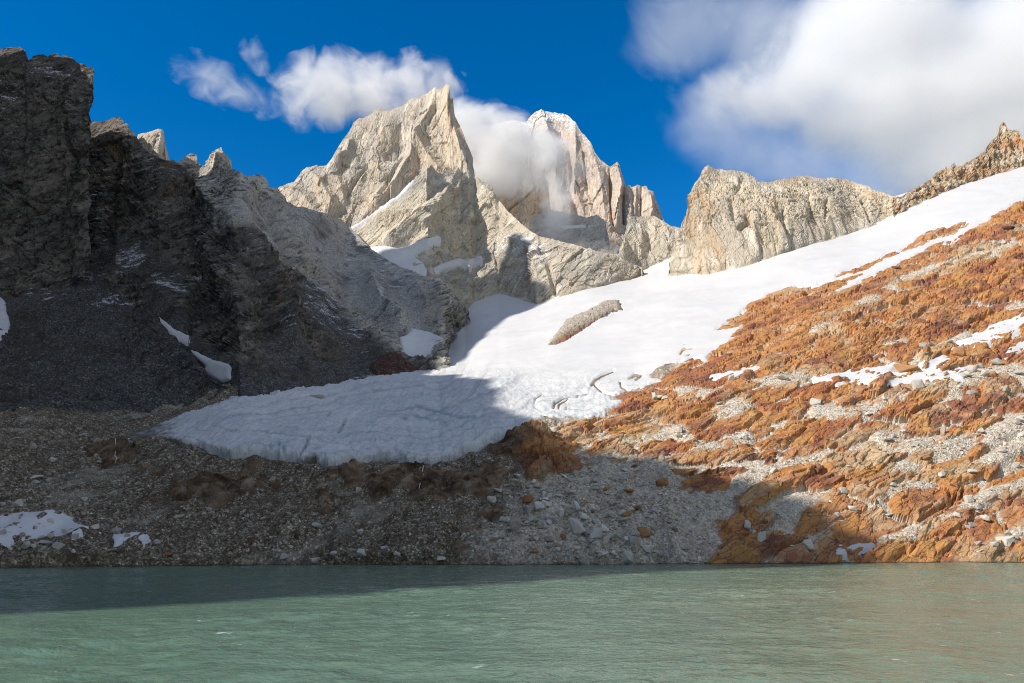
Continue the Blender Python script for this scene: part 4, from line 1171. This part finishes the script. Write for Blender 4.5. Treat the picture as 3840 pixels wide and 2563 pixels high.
def hull_mesh(seed, n, flat=1.0, squash=.8):
    """an angular block: the convex hull of points thrown on a rough box"""
    r = np.random.default_rng(seed)
    p = r.uniform(-1, 1, (n, 3))
    m = np.abs(p).max(1, keepdims=True)
    p = p / m * (.55 + .45 * r.random((n, 1))) * (1 - .22 * (np.abs(p / m).sum(1, keepdims=True) - 1) / 2)
    p *= np.array([.5, .42, .36 * flat]) * 1.0
    bm = bmesh.new()
    for q_ in p:
        bm.verts.new(q_)
    g = bmesh.ops.convex_hull(bm, input=bm.verts)
    bmesh.ops.delete(bm, geom=[v for v in bm.verts if not v.link_faces], context='VERTS')
    bmesh.ops.triangulate(bm, faces=bm.faces)
    bm.verts.index_update()
    V = np.array([v.co[:] for v in bm.verts])
    F = np.array([[v.index for v in f.verts] for f in bm.faces])
    bm.free()
    return V, F


def block_mesh(name, seed, flat=1.0):
    """a boulder: hull with chipped, bevelled edges"""
    V, F = hull_mesh(seed, 20, flat)
    me = bpy.data.meshes.new(name)
    bm = bmesh.new()
    vs = [bm.verts.new(v) for v in V]
    for f in F:
        bm.faces.new([vs[i] for i in f])
    bmesh.ops.dissolve_limit(bm, angle_limit=R(14), verts=bm.verts, edges=bm.edges)
    bmesh.ops.bevel(bm, geom=list(bm.edges), offset=.018, segments=1, affect='EDGES', profile=.6)
    bmesh.ops.triangulate(bm, faces=bm.faces)
    bmesh.ops.subdivide_edges(bm, edges=[e for e in bm.edges if e.calc_length() > .16], cuts=1)
    bmesh.ops.recalc_face_normals(bm, faces=bm.faces)
    rr = np.random.default_rng(seed + 99)
    for v in bm.verts:
        v.co += Vector(rr.normal(0, .007, 3))
    bm.to_mesh(me)
    bm.free()
    return me


BLOCKS = [block_mesh('boulder', 400 + k, (1.0, 1.15, .8, .6, 1.0, .45)[k % 6]) for k in range(18)]
lpx, lpy = land.px, land.py


def land_at(x, y):
    j = int(np.clip(round((x - xs[0]) / (xs[1] - xs[0])), 1, len(xs) - 2))
    i = int(np.clip(np.searchsorted(-land.py[:, j], -y), 2, len(land.py) - 3))
    n = np.cross(land.P0[i, j + 1] - land.P0[i, j - 1], land.P0[i + 1, j] - land.P0[i - 1, j])
    n /= np.linalg.norm(n)
    return land.P[i, j], n if n[2] > 0 else -n


def boulder(x, y, w, hgt, label, mat='stone', group='boulders on the slope', k=None, rot=None, name='boulder', lift=0.0, base=None):
    """x, y is the middle of the stone in the photo, w and hgt its size there"""
    p, n = land_at(x, y + hgt * .32) if base is None else base
    s = p[1] / FPX
    ww, hh = w * s, hgt * s * 1.05
    o = bpy.data.objects.new(name, BLOCKS[random.randrange(len(BLOCKS)) if k is None else k].copy() if False else BLOCKS[random.randrange(len(BLOCKS)) if k is None else k])
    COL.objects.link(o)
    if not o.data.materials:
        o.data.materials.append(MAT['stone'])
    o.material_slots[0].link = 'OBJECT'
    o.material_slots[0].material = MAT[mat]
    o.scale = (ww * 1.22, (ww + hh) * .62, hh / .72 * 1.25)
    o.rotation_euler = (random.uniform(-.25, .25), random.uniform(-.3, .3), random.uniform(-.5, .5) + random.choice([0, math.pi])) if rot is None else rot
    o.location = Vector(p) + Vector((0, 0, hh * .30 + lift))
    tag(o, label, 'boulder', 'thing', group)
    return o


NAMED = [
    (*z10([(895, 1030)])[0], 58, 66, 'largest block of the rockfall, squarish with a brown-stained lower face', 'stone', 0),
    (*z10([(455, 998)])[0], 52, 44, 'broad grey boulder lowest at the outer edge of the rockfall fan', 'stone', 4),
    (*z10([(770, 922)])[0], 36, 32, 'grey boulder with a slanting top just above the largest block', 'stone', 1),
    (*z10([(900, 858)])[0], 25, 42, 'tall upright grey slab standing in the middle of the rockfall', 'stone', 7),
    (*z10([(1315, 1085)])[0], 44, 26, 'tan-topped wedge boulder beside the shore, low in the rockfall', 'stone', 2),
    (*z10([(1300, 1142)])[0], 34, 32, 'pale cube-like boulder just above the waterline', 'stone', 6),
    (*z10([(960, 145)])[0], 38, 24, 'big white boulder at the corner where glacier meets rusty rock', 'stone', 12),
    (*z10([(735, 272)])[0], 32, 24, 'grey wedge boulder leaning on dark rock below the glacier corner', 'stone', 8),
    (*z10([(1663, 237)])[0], 29, 30, 'round white boulder lodged in the cleft of the rusty wall', 'stone', 12),
    (*z10([(1500, 832)])[0], 38, 15, 'flat pale slab lying at the foot of the shaded rusty rocks', 'stone', 3),
    (*z10([(1630, 975)])[0], 32, 16, 'flat tan slab beside the mossy brown hump', 'stone', 9),
    (*z8([(130, 818)])[0], 34, 36, 'dark tan pointed boulder on the moraine above the snow patch', 'stone', 10),
    (*z8([(265, 606)])[0], 48, 22, 'long pale slab lying on the brown moraine', 'stone', 3),
    (*z8([(1022, 685)])[0], 28, 26, 'upper of two pale blocks propped together on the moraine', 'stone', 5),
    (*z8([(1046, 722)])[0], 30, 20, 'lower of two pale blocks propped together on the moraine', 'stone', 11),
    (*z8([(848, 1048)])[0], 34, 22, 'light grey boulder at the head of the ragged snow patch', 'stone', 4),
    (*z8([(372, 952)])[0], 26, 18, 'brown-topped boulder alone on the flat shaded snow', 'stone', 10),
    (*z8([(820, 1200)])[0], 46, 16, 'pale flat slab at the water edge near the ragged snow', 'stone', 15),
    (*z8([(1235, 1175)])[0], 44, 18, 'orange-brown low boulder on the grey shore', 'rusty', 9),
    (*z8([(720, 340)])[0], 44, 22, 'white boulder perched on top of the dark ledge', 'stone', 6),
    (*z12([(645, 1068)])[0], 50, 38, 'big grey boulder with an orange side on the shaded shore', 'stone', 0),
    (*z12([(200, 922)])[0], 32, 40, 'leaning split grey block among brown shaded slabs', 'stone', 7),
    (*z12([(975, 812)])[0], 36, 20, 'smooth white oval boulder right at the shadow edge', 'stone', 12),
    (*z12([(2085, 1052)])[0], 60, 36, 'large pale boulder in the gully near the sunlit shore', 'stone', 12),
    (*z12([(1830, 936)])[0], 34, 20, 'white boulder in a hollow of orange slabs, above the large pale one', 'stone', 6),
    (*z11([(1555, 715)])[0], 76, 34, 'huge pink-white block beside the broad snow patch', 'stone', 2),
    (*z11([(1215, 833)])[0], 90, 44, 'huge tan rock rising from the long snow patch', 'rusty', 14),
    (*z11([(1815, 788)])[0], 50, 30, 'white slab tilted in the snow below the rusty rib', 'stone', 8),
    (*z11([(1775, 920)])[0], 26, 26, 'orange block among the white boulders', 'rusty', 1),
    (*z4([(2010, 732)])[0], 50, 34, 'dark red slab standing high on the rusty slope', 'red', 5),
]
for (x, y, w, hh, lb, m_, k_) in NAMED:
    boulder(x, y, w, hh, lb, m_, 'single boulders on the slope', k_)

# the flat stone riding on the ice
gv = np.empty(len(gl.data.vertices) * 3, np.float32)
gl.data.vertices.foreach_get('co', gv)
gv = gv.reshape(-1, 3)
gx_, gy_ = proj(gv)
ig = np.argmin((gx_ - 1188) ** 2 + (gy_ - 1492) ** 2)
boulder(1188, 1490, 60, 22, 'flat brown slab of rock resting alone on the grey ice', 'stone', 'single boulders on the slope', 3, (0.05, 0, .1), base=(gv[ig], np.array([0, 0, 1.0])))

SETS = [
    ('grey angular boulder heaped in the rockfall fan above the lake', 'boulders of the rockfall fan', 'stone', [z10([q])[0] for q in [
        (545, 890), (485, 915), (325, 740), (460, 625), (615, 700), (705, 740), (1040, 990), (950, 950), (1100, 1035), (1230, 970), (1160, 965), (1235, 930), (1305, 885), (1215, 860), (1160, 820), (1105, 920), (860, 630), (910, 610), (960, 640), (800, 585),
        (900, 560), (1045, 705), (1020, 655), (995, 750), (855, 750), (1250, 562), (1415, 1165), (1525, 1165), (1020, 1165), (750, 1185), (830, 1190), (1110, 1110), (965, 1205), (285, 1070), (390, 950), (700, 1000), (720, 980), (650, 1010), (980, 1070), (1040, 1085), (940, 1110),
        (880, 1150), (700, 1150), (1180, 1190), (1260, 1190), (1160, 1080), (620, 880), (660, 880), (790, 845), (700, 790), (760, 620), (770, 790), (690, 870), (830, 880), (1000, 1140), (1060, 1190), (1090, 1190), (690, 1110), (640, 960), (560, 960), (290, 815), (350, 940), (430, 1010), (1110, 760)]], (22, 40)),
    ('pale boulder scattered on the grey moraine beside the shaded shore', 'boulders on the moraine', 'stone', [z8([q])[0] for q in [
        (20, 820), (265, 655), (830, 760), (275, 976), (160, 1065), (295, 1095), (370, 1085), (15, 1080), (545, 1095), (140, 1120), (185, 1180), (245, 1185), (320, 1196), (15, 1205), (530, 1210), (600, 325), (725, 527), (610, 490), (1545, 855), (1560, 886), (235, 405), (165, 800), (350, 770), (180, 720),
        (360, 630), (620, 785), (925, 660), (900, 310), (1190, 320), (760, 370), (375, 515), (70, 1195), (480, 1060), (60, 1070), (930, 1100), (1150, 1130), (1320, 965), (1080, 460), (700, 1015), (810, 985), (330, 1160), (420, 1190), (90, 1140)]]
     + [z9([q])[0] for q in [(1890, 740), (1860, 810), (1855, 1065), (400, 620), (570, 990), (885, 1010), (870, 720), (1070, 1170), (1930, 420), (965, 965), (850, 1045), (220, 820), (60, 1200), (330, 1198), (560, 1203), (900, 1200), (1150, 1204), (1480, 1200), (640, 1190), (700, 1190), (170, 945)]], (16, 34)),
    ('white boulder lying in the rubble between sunlit rusty slabs', 'white boulders between the rusty slabs', 'stone', [z12([q])[0] for q in [
        (525, 1100), (695, 1152), (320, 565), (385, 565), (810, 775), (125, 600), (1695, 660), (1895, 800), (1735, 866), (1955, 870), (2170, 1030), (1300, 1030), (1205, 1036), (1140, 1060), (1260, 650), (1615, 585), (2060, 320), (2215, 255), (1915, 245), (2210, 165), (1350, 240), (160, 285), (1915, 1140), (2005, 725),
        (1850, 555), (1840, 905), (2010, 1095), (1890, 1070), (900, 690), (570, 820), (860, 850), (660, 850), (420, 860), (235, 1000), (300, 1060), (2000, 1110), (2100, 330), (1640, 205), (1270, 290), (1230, 310), (1100, 100), (1470, 125), (1435, 355), (950, 505), (2170, 190), (2190, 460), (2060, 400), (1250, 830), (1830, 740), (2110, 1005)]]
     + [z11([q])[0] for q in [(1725, 886), (1950, 870), (1890, 1030), (1070, 1055), (75, 935), (410, 915), (1690, 880), (1620, 910), (1810, 890), (1860, 1000), (1170, 270), (1150, 175), (1350, 90), (1500, 155), (1720, 40), (1700, 65), (1800, 30), (1860, 20), (1600, 60), (1250, 150), (1480, 30), (630, 1055), (155, 1300), (1500, 680), (1390, 675), (1330, 690), (1640, 1010), (1290, 965), (1960, 1190), (1560, 980), (1220, 990), (1590, 900), (1650, 860), (1700, 830), (1760, 840), (1480, 920)]]
     + [z7([q])[0] for q in [(1465, 1210), (1465, 1250), (1580, 1310), (1330, 970), (1355, 985), (1290, 970), (1850, 855), (1890, 850), (1760, 1015), (1940, 1260), (640, 1160)]], (18, 36)),
    ('orange-brown boulder among the grey blocks of the lower slope', 'rusty boulders', 'rusty', [z10([q])[0] for q in [(530, 812), (660, 850), (800, 1090), (885, 965), (1330, 855), (1390, 1070), (1260, 940), (590, 1180), (310, 910), (1540, 650), (960, 820), (1120, 725), (1280, 720)]] + [z11([q])[0] for q in [(1340, 750), (1230, 770), (1560, 755)]] + [z12([q])[0] for q in [(660, 825), (1510, 460)]], (22, 44)),
]
for lb, gr, m_, pts, (a, b) in SETS:
    for (x, y) in pts:
        w = random.uniform(a, b) * random.choice([.9, 1.1, 1.35])
        boulder(x, y, w, w * random.uniform(.5, .85), lb, m_, gr)

# meltwater threads falling over the dark ledges
for lb, pts in (('thin white meltwater stream falling over the dark ledge on the moraine', z8([(848, 400), (850, 430), (853, 470), (850, 500), (862, 520), (845, 545)])),
                ('thin broken stream running down brown rock below the glacier snout', z9([(1352, 565), (1340, 600), (1345, 640), (1330, 670), (1322, 700), (1318, 745)]))):
    L = np.array([land_at(x, y)[0] + np.array([0, -.9, .5]) for x, y in pts])
    t_ = np.linspace(0, len(L) - 1, 40)
    C_ = np.stack([np.interp(t_, np.arange(len(L)), L[:, k]) for k in range(3)], -1)
    wd = .16 + .10 * np.sin(t_ * 2.1)
    ringv = np.stack([C_ + np.stack([np.cos(a) * wd, np.full(40, math.sin(a) * .25), np.full(40, math.sin(a) * .2)], -1) for a in np.linspace(0, 2 * np.pi, 8)], 1)
    tag(build('stream', ringv.reshape(-1, 3), grid_faces(40, 8), MAT['snow'], smooth=True), lb, 'stream', 'thing', 'meltwater streams')

# loose stones too many to count
HV = [hull_mesh(600 + k, 11, (1, .7, .5)[k % 3]) for k in range(10)]
dU = land.P[1:, 1:] - land.P[1:, :-1]
dV = land.P[1:, 1:] - land.P[:-1, 1:]
area = np.linalg.norm(np.cross(dU, dV), axis=-1)
wgt = np.clip(rub, 0, 1)[1:, 1:] * free[1:, 1:] * (.55 + .9 * np.clip(fan + gul, 0, 1)[1:, 1:] + .25 * rust[1:, 1:]) * (land.P[1:, 1:, 2] > .2) * ((lpx > -60) & (lpx < 3900))[1:, 1:]
wgt = wgt * area ** .5 * np.clip(1 + 2.2 * fbm(land.P[1:, 1:] / 14, 3, .6, 501), .05, 3)
cum = np.cumsum(wgt.ravel())
NR = 30000
pick = np.searchsorted(cum, rng.random(NR) * cum[-1])
pi0, pj0 = np.unravel_index(pick, wgt.shape)
pos = land.P[1:, 1:][pi0, pj0] + dU[pi0, pj0] * rng.uniform(-1, 0, (NR, 1)) + dV[pi0, pj0] * rng.uniform(-1, 0, (NR, 1))
fan_p = np.clip(fan + .6 * gul, 0, 1)[1:, 1:][pi0, pj0]
size = np.clip(.42 * rng.random(NR) ** (-1 / 2.3), .42, 2.6) * (.85 + .8 * fan_p)
tone = np.clip(rng.normal(.55, .2, NR) + .18 * (rust[1:, 1:][pi0, pj0] - .4), 0, 1)
tone = np.where(rng.random(NR) < .06, 1.0, tone)
rusty = (rng.random(NR) < .04 + .12 * rust_k[1:, 1:][pi0, pj0]) * rng.uniform(.5, 1, NR)
ang = rng.uniform(0, 2 * np.pi, (NR, 3)) * np.array([.12, .12, 1])
ca, sa = np.cos(ang), np.sin(ang)
Rz = np.zeros((NR, 3, 3))
Rz[:, 0, 0], Rz[:, 0, 1], Rz[:, 1, 0], Rz[:, 1, 1], Rz[:, 2, 2] = ca[:, 2], -sa[:, 2], sa[:, 2], ca[:, 2], 1
Rx = np.zeros((NR, 3, 3))
Rx[:, 0, 0], Rx[:, 1, 1], Rx[:, 1, 2], Rx[:, 2, 1], Rx[:, 2, 2] = 1, ca[:, 0], -sa[:, 0], sa[:, 0], ca[:, 0]
M3 = Rx @ Rz
AV, AF, AT, AR = [], [], [], []
base_i = 0
var = rng.integers(0, len(HV), NR)
for k, (V, F) in enumerate(HV):
    idx = np.where(var == k)[0]
    W = np.einsum('nij,vj->nvi', M3[idx] * size[idx, None, None], V) + pos[idx, None, :] + np.array([0, 0, 1]) * (size[idx] * .12)[:, None, None]
    AV.append(W.reshape(-1, 3))
    AF.append((F[None] + (base_i + np.arange(len(idx)) * len(V))[:, None, None]).reshape(-1, 3))
    AT.append(np.repeat(tone[idx], len(V)))
    AR.append(np.repeat(rusty[idx], len(V)))
    base_i += len(idx) * len(V)
rub_o = build('rubble', np.concatenate(AV), np.concatenate(AF), MAT['rubble'], dict(tone=np.concatenate(AT), rusty=np.concatenate(AR)))
tag(rub_o, 'loose grey stones strewn over the moraine, the rockfall fan and the gullies', 'rubble', 'stuff')

# --- clouds ---------------------------------------------------------------------------------------------------
def cloud(name, label, lobes, dens, amp, scale, soft, seed=0, stretch=(1, 1, 1), voxel=30.0, det=5):
    """a body of vapour: lobes are (picture x, picture y, distance, half width and half height in photo pixels, half depth in metres, weight)"""
    t = NT(name + '_vapour')
    t.t.nodes.remove(t.b)
    pv = t.t.nodes.new('ShaderNodeVolumePrincipled')
    pv.inputs['Color'].default_value = (1, 1, 1, 1)
    pv.inputs['Anisotropy'].default_value = .1
    t.t.links.new(pv.outputs[0], t.out.inputs['Volume'])
    import bmesh
    bm = bmesh.new()
    fall = None
    for (x, y, Yd, rx, rz, rym, w) in lobes:
        c = unproj(x, y, Yd)
        s = Yd / FPX
        rad = (rx * s * 1.0, rym, rz * s * 1.08)
        dv = t.n('ShaderNodeVectorMath', {0: t.co, 1: tuple(float(v) for v in c)}, operation='SUBTRACT')
        dv = t.n('ShaderNodeVectorMath', {0: dv, 1: tuple(1.0 / v for v in rad)}, operation='MULTIPLY')
        d2 = t.n('ShaderNodeVectorMath', {0: dv, 1: dv}, out=1, operation='DOT_PRODUCT')
        f = t.math('MULTIPLY', t.math('SUBTRACT', 1.0, d2), w)
        fall = f if fall is None else t.math('SMOOTH_MAX', fall, f, .25)
        M = __import__('mathutils').Matrix.LocRotScale(Vector(c), None, Vector(rad) * 1.12)
        bmesh.ops.create_icosphere(bm, subdivisions=3, radius=1.0, matrix=M)
    v = t.n('ShaderNodeVectorMath', {0: t.co, 1: tuple(stretch)}, operation='MULTIPLY')
    v = t.n('ShaderNodeVectorMath', {0: v, 1: (seed * 517.0, seed * 131.0, seed * 77.0)}, operation='ADD')
    nz = t.noise(scale, det, .6, v, .6)
    e = t.math('ADD', fall, t.math('MULTIPLY', t.math('SUBTRACT', nz, .5), amp))
    d = t.math('MULTIPLY', t.step(e, 0.0, soft), dens)
    t.t.links.new(d, pv.inputs['Density'])
    me = bpy.data.meshes.new(name)
    bm.to_mesh(me)
    bm.free()
    me.materials.append(t.m)
    o = bpy.data.objects.new(name, me)
    COL.objects.link(o)
    rm = o.modifiers.new('skin', 'REMESH')
    rm.mode = 'VOXEL'
    rm.voxel_size = voxel
    tag(o, label, 'cloud', 'thing', 'clouds')
    return o


cloud('cloud', 'huge white cloud bank filling the sky above the rusty crest', [
    (2790, 345, 3600, 210, 120, 260, .8), (2990, 310, 3600, 300, 180, 320, 1.0), (3300, 150, 3600, 460, 330, 420, 1.4), (3450, 400, 3600, 560, 270, 420, 1.3), (3950, 300, 3600, 800, 500, 420, 1.6), (3750, 600, 3600, 560, 260, 380, 1.3)],
    .0055, 2.4, .0024, 1.0, 1, voxel=60, det=9)
cloud('cloud', 'thin blue-grey veil of cloud at the edge of the huge white bank', [
    (2560, 90, 4300, 320, 260, 200, .8), (2850, 120, 4300, 330, 330, 200, .9), (2700, 430, 4300, 260, 300, 200, .7), (2950, 620, 4300, 420, 200, 200, .9), (3300, 680, 4300, 420, 200, 200, 1.0)],
    .0022, 2.4, .0020, 1.1, 2, voxel=70, det=8)
cloud('cloud', 'white ragged cloud drifting behind the leaning granite summit', [
    (1130, 350, 1960, 120, 170, 70, .6), (1240, 330, 1960, 190, 170, 90, .95), (1410, 340, 1960, 210, 150, 90, .95), (1570, 340, 1960, 200, 170, 80, .75)],
    .015, 3.2, .012, .9, 3, voxel=16, det=9)
cloud('cloud', 'grey-white cloud filling the gap between the granite peak and the frosted tower', [
    (1770, 480, 1950, 180, 130, 80, 1.0), (1890, 560, 1940, 200, 160, 80, 1.2), (2010, 590, 1940, 170, 160, 70, 1.0),
    (1860, 650, 1930, 240, 120, 60, 1.0), (2100, 660, 1940, 130, 150, 60, .7), (2090, 780, 1940, 90, 150, 50, .6)],
    .026, 2.6, .012, .9, 6, voxel=16, det=9)
cloud('cloud', 'faint slanting wisp of cloud above the notched dark ridge', [
    (720, 255, 2300, 100, 80, 50, .42), (800, 300, 2300, 130, 85, 60, .55), (890, 345, 2300, 130, 80, 60, .6), (990, 385, 2300, 110, 70, 50, .45)],
    .010, 2.9, .011, 1.0, 4, (1, 1, 1.3), voxel=18, det=9)
cloud('cloud', 'tiny curl of cloud high over the wisp', [(940, 190, 2300, 50, 75, 40, .4), (985, 240, 2300, 55, 50, 40, .35), (1060, 290, 2300, 70, 50, 40, .3)], .009, 2.7, .014, 1.0, 5, voxel=11, det=9)
